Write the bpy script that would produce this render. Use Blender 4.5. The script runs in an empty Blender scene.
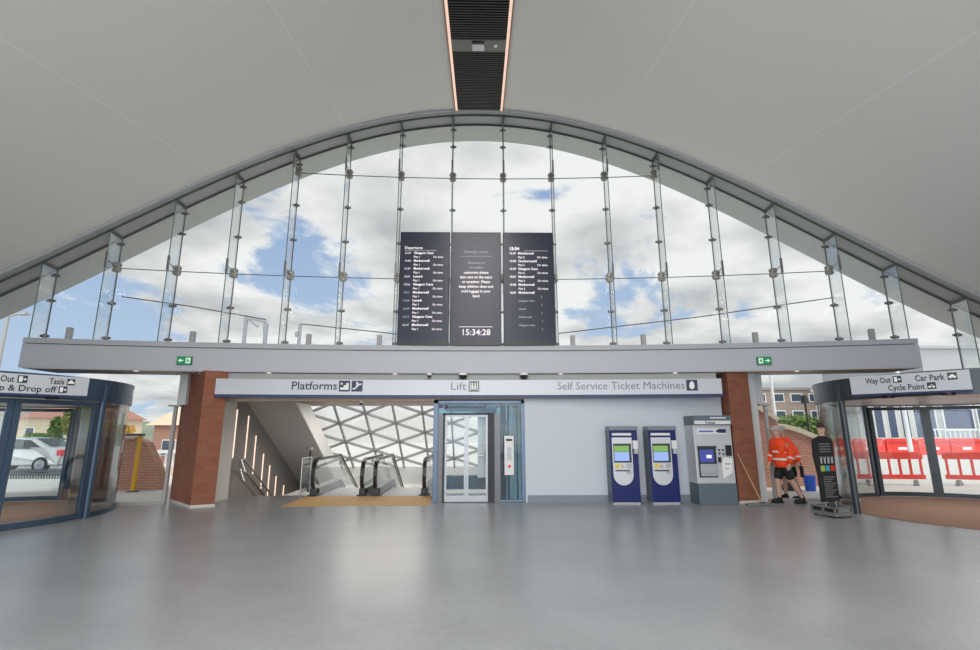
import bpy, math, random
from mathutils import Vector, Matrix
random.seed(7)
S = bpy.context.scene
COL = S.collection
PI = math.pi
R = math.radians
S.view_settings.view_transform = 'Standard'
S.view_settings.look = 'None'
S.view_settings.gamma = 1.0
S.view_settings.use_curve_mapping = False
S.view_settings.exposure = 0.0

# ------------------------------------------------------------------ materials
def new_mat(name):
    m = bpy.data.materials.new(name); m.use_nodes = True
    nt = m.node_tree
    return m, nt, nt.nodes['Principled BSDF']

def mat(name, col, rough=.5, metal=0., var=.06, scale=6., spec=.5, bump=0., coat=0.):
    """Principled surface whose colour is gently mottled by object-space noise."""
    m, nt, b = new_mat(name)
    N, L = nt.nodes, nt.links
    tc = N.new('ShaderNodeTexCoord'); no = N.new('ShaderNodeTexNoise')
    no.inputs['Scale'].default_value = scale; no.inputs['Detail'].default_value = 4
    L.new(tc.outputs['Object'], no.inputs['Vector'])
    mx = N.new('ShaderNodeMix'); mx.data_type = 'RGBA'
    mx.inputs[6].default_value = [c * (1 - var) for c in col] + [1]
    mx.inputs[7].default_value = [min(1, c * (1 + var)) for c in col] + [1]
    L.new(no.outputs['Fac'], mx.inputs[0]); L.new(mx.outputs[2], b.inputs['Base Color'])
    b.inputs['Roughness'].default_value = rough; b.inputs['Metallic'].default_value = metal
    b.inputs['Specular IOR Level'].default_value = spec
    b.inputs['Coat Weight'].default_value = coat
    if bump:
        bp = N.new('ShaderNodeBump'); bp.inputs['Strength'].default_value = bump
        L.new(no.outputs['Fac'], bp.inputs['Height']); L.new(bp.outputs['Normal'], b.inputs['Normal'])
    return m

def glow(name, col, strength):
    m, nt, b = new_mat(name)
    b.inputs['Base Color'].default_value = (*[c * .5 for c in col], 1)
    b.inputs['Emission Color'].default_value = (*col, 1)
    b.inputs['Emission Strength'].default_value = strength
    m.cycles.emission_sampling = 'NONE'                     # dim faces: found by bounce rays, the lamps are sampled
    return m

def glass(name, tint=(.93, .97, .96), refl=.5, extra=0.0):
    """Thin architectural sheet: clear, with Fresnel reflection."""
    m, nt, b = new_mat(name)
    N, L = nt.nodes, nt.links
    N.remove(b)
    out = N['Material Output']
    tr = N.new('ShaderNodeBsdfTransparent'); tr.inputs[0].default_value = (*tint, 1)
    gl = N.new('ShaderNodeBsdfGlossy'); gl.inputs['Roughness'].default_value = .02
    fr = N.new('ShaderNodeFresnel'); fr.inputs['IOR'].default_value = 1.5
    mu = N.new('ShaderNodeMath'); mu.operation = 'MULTIPLY_ADD'
    mu.inputs[1].default_value = refl; mu.inputs[2].default_value = extra
    L.new(fr.outputs[0], mu.inputs[0])
    mx = N.new('ShaderNodeMixShader'); L.new(mu.outputs[0], mx.inputs[0])
    L.new(tr.outputs[0], mx.inputs[1]); L.new(gl.outputs[0], mx.inputs[2])
    L.new(mx.outputs[0], out.inputs['Surface'])
    return m

def brick(name, c1, c2, mortar, scale=1.0, bw=.225, bh=.075, ms=.008, rough=.85):
    m, nt, b = new_mat(name)
    N, L = nt.nodes, nt.links
    uv = N.new('ShaderNodeUVMap'); uv.uv_map = 'UVMap'
    t = N.new('ShaderNodeTexBrick')
    t.inputs['Color1'].default_value = (*c1, 1); t.inputs['Color2'].default_value = (*c2, 1)
    t.inputs['Mortar'].default_value = (*mortar, 1); t.inputs['Scale'].default_value = scale
    t.inputs['Mortar Size'].default_value = ms; t.inputs['Mortar Smooth'].default_value = .3
    t.inputs['Brick Width'].default_value = bw; t.inputs['Row Height'].default_value = bh
    L.new(uv.outputs[0], t.inputs['Vector'])
    no = N.new('ShaderNodeTexNoise'); no.inputs['Scale'].default_value = 2.5
    L.new(uv.outputs[0], no.inputs['Vector'])
    mx = N.new('ShaderNodeMix'); mx.data_type = 'RGBA'; mx.blend_type = 'MULTIPLY'
    mx.inputs[0].default_value = .25
    L.new(t.outputs['Color'], mx.inputs[6]); L.new(no.outputs['Color'], mx.inputs[7])
    L.new(mx.outputs[2], b.inputs['Base Color'])
    bp = N.new('ShaderNodeBump'); bp.inputs['Strength'].default_value = .25; bp.inputs['Distance'].default_value = .01
    bp.invert = True
    L.new(t.outputs['Fac'], bp.inputs['Height']); L.new(bp.outputs['Normal'], b.inputs['Normal'])
    b.inputs['Roughness'].default_value = rough
    return m

def floor_mat():
    m, nt, b = new_mat('grey_floor_tile')
    N, L = nt.nodes, nt.links
    tc = N.new('ShaderNodeTexCoord')
    t = N.new('ShaderNodeTexBrick'); t.offset = .5
    for k, v in (('Color1', (.262, .275, .291, 1)), ('Color2', (.272, .285, .300, 1)), ('Mortar', (.238, .252, .272, 1))):
        t.inputs[k].default_value = v
    t.inputs['Scale'].default_value = 1; t.inputs['Mortar Size'].default_value = 0
    t.inputs['Brick Width'].default_value = 1.2; t.inputs['Row Height'].default_value = .6
    L.new(tc.outputs['Object'], t.inputs['Vector'])
    no = N.new('ShaderNodeTexNoise'); no.inputs['Scale'].default_value = .9; no.inputs['Detail'].default_value = 2
    no.inputs['Roughness'].default_value = .65
    L.new(tc.outputs['Object'], no.inputs['Vector'])
    cr = N.new('ShaderNodeValToRGB')
    cr.color_ramp.elements[0].position = .3; cr.color_ramp.elements[0].color = (.90, .90, .90, 1)
    cr.color_ramp.elements[1].position = .7; cr.color_ramp.elements[1].color = (1.07, 1.07, 1.07, 1)
    L.new(no.outputs['Fac'], cr.inputs[0])
    mx = N.new('ShaderNodeMix'); mx.data_type = 'RGBA'; mx.blend_type = 'MULTIPLY'; mx.inputs[0].default_value = 1
    L.new(t.outputs['Color'], mx.inputs[6]); L.new(cr.outputs[0], mx.inputs[7])
    L.new(mx.outputs[2], b.inputs['Base Color'])
    fine = N.new('ShaderNodeTexNoise'); fine.inputs['Scale'].default_value = 11; fine.inputs['Detail'].default_value = 4
    L.new(tc.outputs['Object'], fine.inputs['Vector'])
    fr = N.new('ShaderNodeMapRange'); fr.inputs['From Min'].default_value = .3; fr.inputs['From Max'].default_value = .7
    fr.inputs['To Min'].default_value = .94; fr.inputs['To Max'].default_value = 1.06
    L.new(fine.outputs['Fac'], fr.inputs['Value'])
    m2 = N.new('ShaderNodeMix'); m2.data_type = 'RGBA'; m2.blend_type = 'MULTIPLY'; m2.inputs[0].default_value = 1
    L.new(mx.outputs[2], m2.inputs[6]); L.new(fr.outputs[0], m2.inputs[7]); L.new(m2.outputs[2], b.inputs['Base Color'])
    b.inputs['Roughness'].default_value = .285
    b.inputs['Specular IOR Level'].default_value = .5
    return m

def ceiling_mat():
    """White lining boards with thin paler joints running from front to back."""
    m, nt, b = new_mat('ceiling_lining')
    N, L = nt.nodes, nt.links
    tc = N.new('ShaderNodeTexCoord'); sp = N.new('ShaderNodeSeparateXYZ')
    L.new(tc.outputs['Object'], sp.inputs[0])
    ab = N.new('ShaderNodeMath'); ab.operation = 'ABSOLUTE'; L.new(sp.outputs['X'], ab.inputs[0])
    last = None
    for c in (3.6, 6.75, 9.95):
        d = N.new('ShaderNodeMath'); d.operation = 'SUBTRACT'; d.inputs[1].default_value = c
        L.new(ab.outputs[0], d.inputs[0])
        a2 = N.new('ShaderNodeMath'); a2.operation = 'ABSOLUTE'; L.new(d.outputs[0], a2.inputs[0])
        l = N.new('ShaderNodeMath'); l.operation = 'LESS_THAN'; l.inputs[1].default_value = .012
        L.new(a2.outputs[0], l.inputs[0])
        if last is None: last = l
        else:
            s = N.new('ShaderNodeMath'); s.operation = 'MAXIMUM'
            L.new(last.outputs[0], s.inputs[0]); L.new(l.outputs[0], s.inputs[1]); last = s
    no = N.new('ShaderNodeTexNoise'); no.inputs['Scale'].default_value = .35
    L.new(tc.outputs['Object'], no.inputs['Vector'])
    base = N.new('ShaderNodeMix'); base.data_type = 'RGBA'
    base.inputs[6].default_value = (.79, .79, .76, 1); base.inputs[7].default_value = (.82, .82, .79, 1)
    L.new(no.outputs['Fac'], base.inputs[0])
    mx = N.new('ShaderNodeMix'); mx.data_type = 'RGBA'; mx.inputs[7].default_value = (.875, .875, .85, 1)
    L.new(last.outputs[0], mx.inputs[0]); L.new(base.outputs[2], mx.inputs[6])
    L.new(mx.outputs[2], b.inputs['Base Color']); b.inputs['Roughness'].default_value = .7
    return m

def frit_mat():
    """White fritted roof glass: light comes through it, no view."""
    m, nt, b = new_mat('white_frit_glass')
    N, L = nt.nodes, nt.links
    N.remove(b)
    tl = N.new('ShaderNodeBsdfTranslucent'); tl.inputs[0].default_value = (.95, .96, .94, 1)
    tr = N.new('ShaderNodeBsdfTransparent'); tr.inputs[0].default_value = (.95, .97, .96, 1)
    df = N.new('ShaderNodeBsdfDiffuse'); df.inputs[0].default_value = (.85, .86, .84, 1)
    m1 = N.new('ShaderNodeMixShader'); m1.inputs[0].default_value = .35
    m2 = N.new('ShaderNodeMixShader')
    no = N.new('ShaderNodeTexNoise'); no.inputs['Scale'].default_value = 3
    mr = N.new('ShaderNodeMapRange'); mr.inputs['To Min'].default_value = .1; mr.inputs['To Max'].default_value = .2
    L.new(no.outputs['Fac'], mr.inputs['Value']); L.new(mr.outputs[0], m2.inputs[0])
    L.new(tl.outputs[0], m1.inputs[1]); L.new(tr.outputs[0], m1.inputs[2])
    L.new(m1.outputs[0], m2.inputs[1]); L.new(df.outputs[0], m2.inputs[2])
    L.new(m2.outputs[0], N['Material Output'].inputs['Surface'])
    return m

M = {}
def dm(k, *a, **kw): M[k] = mat(k, *a, **kw)
M['floor'] = floor_mat(); M['ceiling'] = ceiling_mat(); M['frit'] = frit_mat()
M['glass'] = glass('clear_glass', (.95, .975, .97), .55)
M['fin_glass'] = glass('fin_glass', (.97, .985, .98), .4, .015)
M['door_glass'] = glass('door_glass', (.92, .95, .95), .7)
M['blue_glass'] = glass('blue_grey_glass', (.36, .54, .62), .6, .02)
dm('joint', (.10, .11, .11), .5)
dm('head_trim', (.33, .36, .36), .45)
dm('roof_soffit', (.50, .54, .53), .6)
dm('roof_outer', (.25, .26, .27), .6)
dm('dark_line', (.06, .068, .07), .5)
dm('fin_edge', (.13, .19, .18), .25)
dm('fitting', (.20, .205, .20), .35, .7)
dm('patch', (.30, .30, .27), .35, .5)
dm('beam', (.45, .475, .52), .45, var=.02)
dm('beam_cap', (.40, .42, .455), .4, var=.02)
dm('soffit', (.50, .47, .45), .6)
dm('wall_white', (.56, .60, .67), .6, var=.015)
dm('wall_warm', (.66, .64, .60), .7, var=.02)
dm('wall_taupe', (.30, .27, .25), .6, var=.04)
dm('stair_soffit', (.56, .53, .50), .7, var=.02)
dm('pale_wall', (.82, .82, .80), .6, var=.02)
dm('lintel', (.55, .46, .37), .6)
dm('skirting', (.20, .235, .285), .4)
dm('sign_plate', (.49, .515, .555), .33, .2, var=.02)
dm('navy', (.012, .022, .10), .35)
dm('letter_navy', (.02, .03, .085), .4)
dm('letter_glare', (.17, .19, .22), .4)  # dark letters lightened: glare on the sign painted into their colour
dm('letter_black', (.025, .03, .04), .5)
dm('white', (.82, .82, .80), .5, var=.02)
dm('lift_frame', (.115, .165, .235), .3, .35)
dm('lift_grey', (.13, .135, .145), .35, .6)
dm('black', (.012, .013, .015), .45)
dm('rubber', (.018, .018, .02), .35)
dm('steel', (.58, .58, .57), .25, .9)
dm('satin_steel', (.36, .375, .40), .38, .75)
dm('panel_white', (.72, .73, .74), .4)
dm('drum_frame', (.05, .088, .14), .35, .3)
dm('drum_frame_dark', (.05, .062, .072), .35, .3)
dm('mat_brown', (.27, .16, .115), .95, var=.15, scale=60)
dm('tan_mat', (.52, .32, .12), .7, var=.15, scale=12)
dm('machine_blue', (.006, .014, .115), .35, var=.03, spec=.3)
dm('machine_grey', (.42, .44, .46), .4, .2)
dm('machine_silver', (.55, .57, .60), .35, .3)
dm('machine_slate', (.10, .135, .17), .45)
dm('machine_dark', (.03, .038, .05), .4)
dm('machine_cap', (.18, .22, .27), .4)
dm('yellow', (.75, .60, .05), .5)
dm('amber', (.62, .40, .18), .5)
dm('wood', (.42, .26, .13), .6, var=.15, scale=14)
dm('red', (.78, .035, .02), .45, var=.05)
dm('red_deep', (.55, .02, .015), .45, var=.05)
dm('skin', (.58, .36, .27), .55, var=.05)
dm('hivis', (.95, .075, .015), .7, var=.08, scale=20)
dm('reflective', (.72, .70, .62), .35)
dm('cloth_black', (.012, .012, .014), .8)
dm('hair_grey', (.42, .41, .40), .8)
dm('hair_dark', (.03, .025, .02), .8)
dm('sock', (.05, .05, .05), .9)
dm('slat', (.016, .016, .017), .4, var=.2)
dm('slat_back', (.004, .004, .004), .8)
dm('flashing', (.34, .345, .355), .5)
dm('print_grey', (.17, .18, .18), .5)
dm('casing', (.52, .535, .55), .4)
dm('cream', (.62, .58, .50), .35, .2)
dm('panel_grey', (.20, .20, .19), .5)
dm('copper_edge', (.30, .17, .12), .4, .4)
dm('paving', (.58, .555, .53), .85, var=.08, scale=1.2)
dm('tarmac', (.30, .30, .31), .9, var=.08)
dm('car_silver', (.60, .60, .60), .25, .5)
dm('car_glass', (.03, .035, .04), .08)
dm('tyre', (.02, .02, .02), .7)
dm('lamp_red', (.75, .02, .05), .3)
dm('stone_tan', (.62, .50, .36), .8)
dm('roof_red', (.42, .20, .16), .8)
dm('roof_grey', (.28, .26, .27), .8)
dm('win_dark', (.07, .09, .12), .15)
dm('build_pale', (.58, .575, .55), .7)
dm('build_grey', (.36, .375, .385), .6)
dm('build_blue', (.045, .065, .13), .25)
dm('leaf', (.10, .17, .035), .8, var=.35, scale=9)
dm('leaf_yellow', (.22, .24, .05), .8, var=.35, scale=9)
dm('flower', (.55, .34, .05), .8, var=.3, scale=20)
dm('bark', (.12, .08, .05), .9)
dm('hill', (.20, .23, .17), .95, var=.3, scale=.05)
dm('post_grey', (.36, .36, .36), .5)
dm('mast_grey', (.26, .28, .30), .5)
dm('fence_dark', (.08, .095, .11), .5)
dm('lamp_white', (.72, .74, .75), .5)
dm('yellow_post', (.78, .42, .03), .5)
dm('coping', (.72, .62, .50), .8)
dm('blue_plastic', (.02, .10, .55), .4)
dm('shirt_teal', (.03, .36, .38), .6)
dm('shirt_lime', (.40, .45, .10), .6)
dm('base_grey', (.22, .225, .23), .4, .4)
dm('green', (.006, .13, .045), .35)
dm('panel_blue', (.02, .085, .15), .3)
M['brick'] = brick('red_brick', (.33, .115, .062), (.27, .085, .05), (.24, .13, .09))
M['brick_out'] = brick('pale_red_brick', (.56, .26, .18), (.50, .21, .15), (.56, .42, .34))
M['brick_apart'] = brick('buff_brick', (.40, .30, .24), (.34, .25, .2), (.42, .36, .3))
M['led'] = glow('warm_led_line', (1, .68, .54), .80)
M['led_wall'] = glow('wall_led_line', (1, .78, .62), 1.0)
M['lamp_glow'] = glow('downlight_glow', (1, .93, .85), 1.2)
M['text_glow'] = glow('screen_text', (.95, .88, .90), .75)
M['text_dim'] = glow('screen_text_dim', (.70, .68, .72), .30)
M['exit_white'] = glow('exit_sign_white', (.75, 1, .82), .45)
M['exit_green'] = glow('exit_sign_green', (.0, .32, .11), .30)
M['tvm_green'] = glow('ticket_screen_green', (.25, .50, .12), .5)
M['tvm_blue'] = glow('ticket_screen_blue', (.32, .46, .85), .65)
M['tvm_navy'] = glow('ticket_screen_navy', (.05, .07, .32), .7)
M['screen'] = mat('screen_black', (.020, .026, .052), .30, spec=.4, var=.02)

# ------------------------------------------------------------------ mesh kit
class MB:
    def __init__(s): s.v = []; s.f = []; s.sm = []
    def add(s, vs, fs, smooth=False, mtx=None):
        o = len(s.v)
        s.v += [tuple(mtx @ Vector(p)) if mtx else tuple(p) for p in vs]
        s.f += [tuple(i + o for i in f) for f in fs]; s.sm += [smooth] * len(fs); return s
    def box(s, x0, x1, y0, y1, z0, z1, mtx=None):
        v = [(x0, y0, z0), (x1, y0, z0), (x1, y1, z0), (x0, y1, z0), (x0, y0, z1), (x1, y0, z1), (x1, y1, z1), (x0, y1, z1)]
        return s.add(v, [(0, 3, 2, 1), (4, 5, 6, 7), (0, 1, 5, 4), (1, 2, 6, 5), (2, 3, 7, 6), (3, 0, 4, 7)], mtx=mtx)
    def bar(s, a, b, w, d=None, up=(0, 0, 1)):
        """Square bar from a to b, w wide (across up) and d deep."""
        d = d or w; a = Vector(a); b = Vector(b); t = (b - a).normalized(); u = Vector(up)
        if abs(t.dot(u)) > .99: u = Vector((0, 1, 0))
        x = t.cross(u).normalized() * (w / 2); y = x.cross(t).normalized() * (d / 2)
        v = [p + q for p in (a, b) for q in (-x - y, x - y, x + y, -x + y)]
        return s.add(v, [(0, 3, 2, 1), (4, 5, 6, 7), (0, 1, 5, 4), (1, 2, 6, 5), (2, 3, 7, 6), (3, 0, 4, 7)])
    def cyl(s, a, b, r, r2=None, n=12, caps=True):
        a = Vector(a); b = Vector(b); t = (b - a).normalized(); r2 = r if r2 is None else r2
        u = Vector((0, 0, 1)) if abs(t.z) < .9 else Vector((1, 0, 0))
        x = t.cross(u).normalized(); y = t.cross(x)
        ring = [(x * math.cos(2 * PI * i / n) + y * math.sin(2 * PI * i / n)) for i in range(n)]
        v = [a + q * r for q in ring] + [b + q * r2 for q in ring]
        s.add(v, [(i, i + n, (i + 1) % n + n, (i + 1) % n) for i in range(n)], True)
        if caps:
            s.add([a + q * r for q in ring], [tuple(range(n))]); s.add([b + q * r2 for q in ring], [tuple(reversed(range(n)))])
        return s
    def tube(s, pts, r, n=8):
        for a, b in zip(pts[:-1], pts[1:]): s.cyl(a, b, r, n=n)
        for p in pts[1:-1]: s.ball(p, r, 8, 5)
        return s
    def ball(s, c, r, n=14, m=8, sc=(1, 1, 1), half=0):
        v = []; f = []
        c = Vector(c)
        for j in range(m + 1):
            th = PI * j / m
            for i in range(n):
                ph = 2 * PI * i / n
                z = math.cos(th)
                if half == 1: z = max(z, 0)
                if half == -1: z = min(z, 0)
                v.append((c.x + r * sc[0] * math.sin(th) * math.cos(ph), c.y + r * sc[1] * math.sin(th) * math.sin(ph), c.z + r * sc[2] * z))
        for j in range(m):
            for i in range(n):
                f.append((j * n + i, (j + 1) * n + i, (j + 1) * n + (i + 1) % n, j * n + (i + 1) % n))
        return s.add(v, f, True)
    def prism(s, poly, z0, z1, mtx=None):
        """Vertical prism over a plan polygon."""
        n = len(poly)
        v = [(p[0], p[1], z0) for p in poly] + [(p[0], p[1], z1) for p in poly]
        return s.add(v, [tuple(reversed(range(n))), tuple(range(n, 2 * n))] + [(i, (i + 1) % n, (i + 1) % n + n, i + n) for i in range(n)], mtx=mtx)
    def plate(s, poly, y0, y1, mtx=None):
        """Outline in x,z given a thickness in y."""
        n = len(poly)
        v = [(p[0], y0, p[1]) for p in poly] + [(p[0], y1, p[1]) for p in poly]
        return s.add(v, [tuple(range(n)), tuple(reversed(range(n, 2 * n)))] + [(i, i + n, (i + 1) % n + n, (i + 1) % n) for i in range(n)], mtx=mtx)
    def arc(s, r0, r1, a0, a1, z0, z1, n=None, c=(0, 0)):
        """Solid piece of a ring between two angles in degrees."""
        n = n or max(2, int(abs(a1 - a0) / 4))
        A = [R(a0 + (a1 - a0) * i / n) for i in range(n + 1)]
        P = lambda r, a, z: (c[0] + r * math.cos(a), c[1] + r * math.sin(a), z)
        for i in range(n):
            v = [P(r, a, z) for z in (z0, z1) for (r, a) in ((r0, A[i]), (r1, A[i]), (r1, A[i + 1]), (r0, A[i + 1]))]
            f = [(0, 3, 2, 1), (4, 5, 6, 7), (1, 2, 6, 5), (3, 0, 4, 7)]
            if i == 0: f.append((0, 1, 5, 4))
            if i == n - 1: f.append((2, 3, 7, 6))
            s.add(v, f)
        return s
    def mesh(s, name):
        me = bpy.data.meshes.new(name)
        me.from_pydata(s.v, [], s.f)
        me.polygons.foreach_set('use_smooth', s.sm)
        me.update()
        uv = me.uv_layers.new(name='UVMap')
        for p in me.polygons:
            nx, ny, nz = p.normal
            h = math.hypot(nx, ny)
            for li in p.loop_indices:
                c = me.vertices[me.loops[li].vertex_index].co
                uv.data[li].uv = (c.x, c.y) if h < .5 else ((-ny * c.x + nx * c.y) / h, c.z)
        return me
    def build(s, name, m, parent=None, bevel=0):
        me = s.mesh(name)
        for mm in (m if isinstance(m, (list, tuple)) else [m]): me.materials.append(M[mm])
        o = bpy.data.objects.new(name, me); COL.objects.link(o)
        if parent: o.parent = parent
        if bevel:
            b = o.modifiers.new('edge', 'BEVEL'); b.width = bevel; b.segments = 2; b.limit_method = 'ANGLE'
        return o

def tag(o, label, cat=None, group=None, kind=None):
    o['label'] = label
    if cat: o['category'] = cat
    if group: o['group'] = group
    if kind: o['kind'] = kind
    return o
def thing(name, label, cat, loc=(0, 0, 0), rz=0, group=None):
    o = bpy.data.objects.new(name, None); COL.objects.link(o)
    o.empty_display_size = .2; o.location = loc; o.rotation_euler = (0, 0, rz)
    return tag(o, label, cat, group)
def struct(o, label, cat):
    return tag(o, label, cat, kind='structure')

def lettering(txt, size, m, parent, x, y, z, name='lettering', align='LEFT', bold=.0, depth=.004, squeeze=1.0, label=None, width=None):
    """Raised letters facing local -y; x, z is the baseline start (or centre)."""
    c = bpy.data.curves.new(name, 'FONT'); c.body = txt; c.size = size; c.align_x = align
    c.offset = bold * size; c.extrude = depth / 2; c.resolution_u = 2
    t = bpy.data.objects.new('tmp', c); COL.objects.link(t)
    bpy.context.view_layer.update()
    me = bpy.data.meshes.new_from_object(t.evaluated_get(bpy.context.evaluated_depsgraph_get()))
    bpy.data.objects.remove(t)
    if width:
        xs = [v.co.x for v in me.vertices]; squeeze = width / (max(xs) - min(xs))
    for v in me.vertices:
        px, py, pz = v.co
        v.co = (x + px * squeeze, y - pz - depth / 2, z + py)
    me.materials.clear(); me.materials.append(M[m]); me.name = name
    o = bpy.data.objects.new(name, me); COL.objects.link(o); o.parent = parent
    if label: o['label'] = label
    return o

# ------------------------------------------------------------------ building geometry
RAD = 48.0                       # plan radius of the bowed glass front
SL = math.tan(R(9.9))            # the roof climbs outwards
def off(x): return -x * x / (2 * RAD)
def arch(x):
    x += .035
    return 10.445 - .053 * x * x + 9.1e-5 * x ** 4
def roofz(x, y): return arch(x) + SL * (y - 13.1)
def nrm(x):
    v = Vector((x / RAD, 1, 0)); return v.normalized()
def frange(a, b, n): return [a + (b - a) * i / n for i in range(n + 1)]

def roof_strip(mb, xs, ya, yb, dz=0, flip=False, drop=0):
    """Underside strip of the vault between two plan curves (numbers are curve starts; ('y', v) is a straight line)."""
    def yy(c, x): return c[1] if isinstance(c, tuple) else c + off(x)
    v = []
    for x in xs:
        for c in (ya, yb):
            y = yy(c, x); v.append((x, y, roofz(x, y) + dz))
    f = []
    for i in range(len(xs) - 1):
        q = (2 * i, 2 * i + 1, 2 * i + 3, 2 * i + 2)
        f.append(tuple(reversed(q)) if flip else q)
    mb.add(v, f, True)

XS = frange(-16.5, 16.5, 132)
m = MB(); roof_strip(m, XS, ('y', -8), 12.22, .045)
ceil = m.build('ceiling', 'ceiling'); struct(ceil, 'smooth white vaulted ceiling rising towards the arched window', 'ceiling')
m = MB(); roof_strip(m, XS, 12.22, 13.1, -.004)
struct(m.build('trim_1', 'head_trim'), 'grey head trim curving along the top of the arched window', 'trim')
m = MB(); roof_strip(m, XS, 13.1, 14.3, -.004)
struct(m.build('roof_soffit', 'roof_soffit'), 'pale grey soffit of the roof overhang outside the arched window', 'soffit')
m = MB(); roof_strip(m, XS, ('y', -8), 14.3, .45, True)
v = []
for x in XS:
    y = 14.3 + off(x); v += [(x, y, roofz(x, y)), (x, y, roofz(x, y) + .45)]
m.add(v, [(2 * i, 2 * i + 1, 2 * i + 3, 2 * i + 2) for i in range(len(XS) - 1)], True)
struct(m.build('roof_shell', 'roof_outer'), 'outer roof skin and edge fascia of the vaulted hall', 'roof')
def arch_rail(y0, w, h, name, label, mt, lift=0):
    m = MB(); v = []
    X2 = frange(-14.5, 14.5, 116)
    for x in X2:
        t = nrm(x)
        for (dy, dz) in ((-w / 2, 0), (w / 2, 0), (w / 2, -h), (-w / 2, -h)):
            y = y0 + off(x) + dy; v.append((x, y, roofz(x, y) + dz + lift))
    f = []
    for i in range(len(X2) - 1):
        a = 4 * i; b = a + 4
        for k in range(4): f.append((a + k, a + (k + 1) % 4, b + (k + 1) % 4, b + k))
    m.add(v, f)
    struct(m.build(name, mt), label, 'trim')
arch_rail(12.24, .04, .055, 'trim_2', 'thin pale edge bead where the white ceiling stops', 'beam_cap', .048)
arch_rail(12.5, .035, .04, 'trim_3', 'dark channel above the inner edges of the glass fins', 'dark_line')
arch_rail(13.1, .04, .05, 'trim_4', 'dark channel holding the arched window panes', 'dark_line')

# floor, outside paving, stair void
m = MB()
m.box(-16, -6.75, -8, 12.9, -.2, 0); m.box(-6.75, 7, -8, 12.72, -.2, 0); m.box(7, 16, -8, 12.9, -.2, 0)
m.box(-6.75, -4.5, 12.72, 14.0, -.2, 0)
m.box(-4.5, -1.15, 12.72, 13.75, -.2, 0); m.box(-1.15, 7, 12.72, 12.9, -.2, 0)
struct(m.build('floor', 'floor'), 'grey stone tiled concourse floor', 'floor')
m = MB()
m.box(-70, -6.75, 12.9, 75, -.3, -.012); m.box(1.3, 90, 12.9, 75, -.3, -.012); m.box(-6.75, 1.3, 24, 75, -.3, -.012)
m.box(-70, -16, -30, 12.9, -.3, -.012); m.box(16, 90, -30, 12.9, -.3, -.012); m.box(-16, 16, -40, -8, -.3, -.012)
struct(m.build('ground', 'paving'), 'pale stone forecourt paving outside the hall', 'ground')
m = MB(); m.box(-70, -11, 20.6, 30, -.011, -.002)
struct(m.build('road', 'tarmac'), 'grey road where the silver car is parked', 'road')

# ------------------------------------------------------------------ arched window
FINS = [-13.1, -11.76, -10.39, -9.13, -7.78, -6.43, -5.03, -3.665, -2.23, -.78, .645, 2.01, 3.50, 4.88, 6.28, 7.70, 9.03, 10.25, 11.55, 12.9]
BT = 3.74
def bottom_of(x0, x1):
    return BT if max(abs(x0), abs(x1)) < 10.6 else 2.86
wn = 0
for x0, x1 in zip(FINS[:-1], FINS[1:]):
    if x0 < -13.2 or x1 > 13.2: continue
    wn += 1
    zb = bottom_of(x0, x1)
    ya, yb = 13.1 + off(x0), 13.1 + off(x1)
    za, zbb = roofz(x0, ya), roofz(x1, yb)
    g = .008
    w = MB()
    tops = []
    for i in range(5):
        x = x0 + g + (x1 - x0 - 2 * g) * i / 4; y = ya + (yb - ya) * i / 4
        tops.append((x, y, roofz(x, y)))
    v = [(p[0], p[1], zb) for p in tops] + tops
    w.add(v, [(i, i + 1, i + 6, i + 5) for i in range(4)])
    wo = w.build('window_%d' % wn, 'glass')
    struct(wo, 'clear glass bay number %d of the arched window' % wn, 'window')
    j = MB()
    for zt in (5.70, 8.70):
        if zt < min(za, zbb) - .1: j.bar((x0, ya, zt), (x1, yb, zt), .018, .018)
    if abs(x0) > 10 or abs(x1) > 10: j.bar((x0, ya, zb), (x1, yb, zb), .04, .06)
    if j.v: j.build('joint', 'joint', wo)

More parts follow.
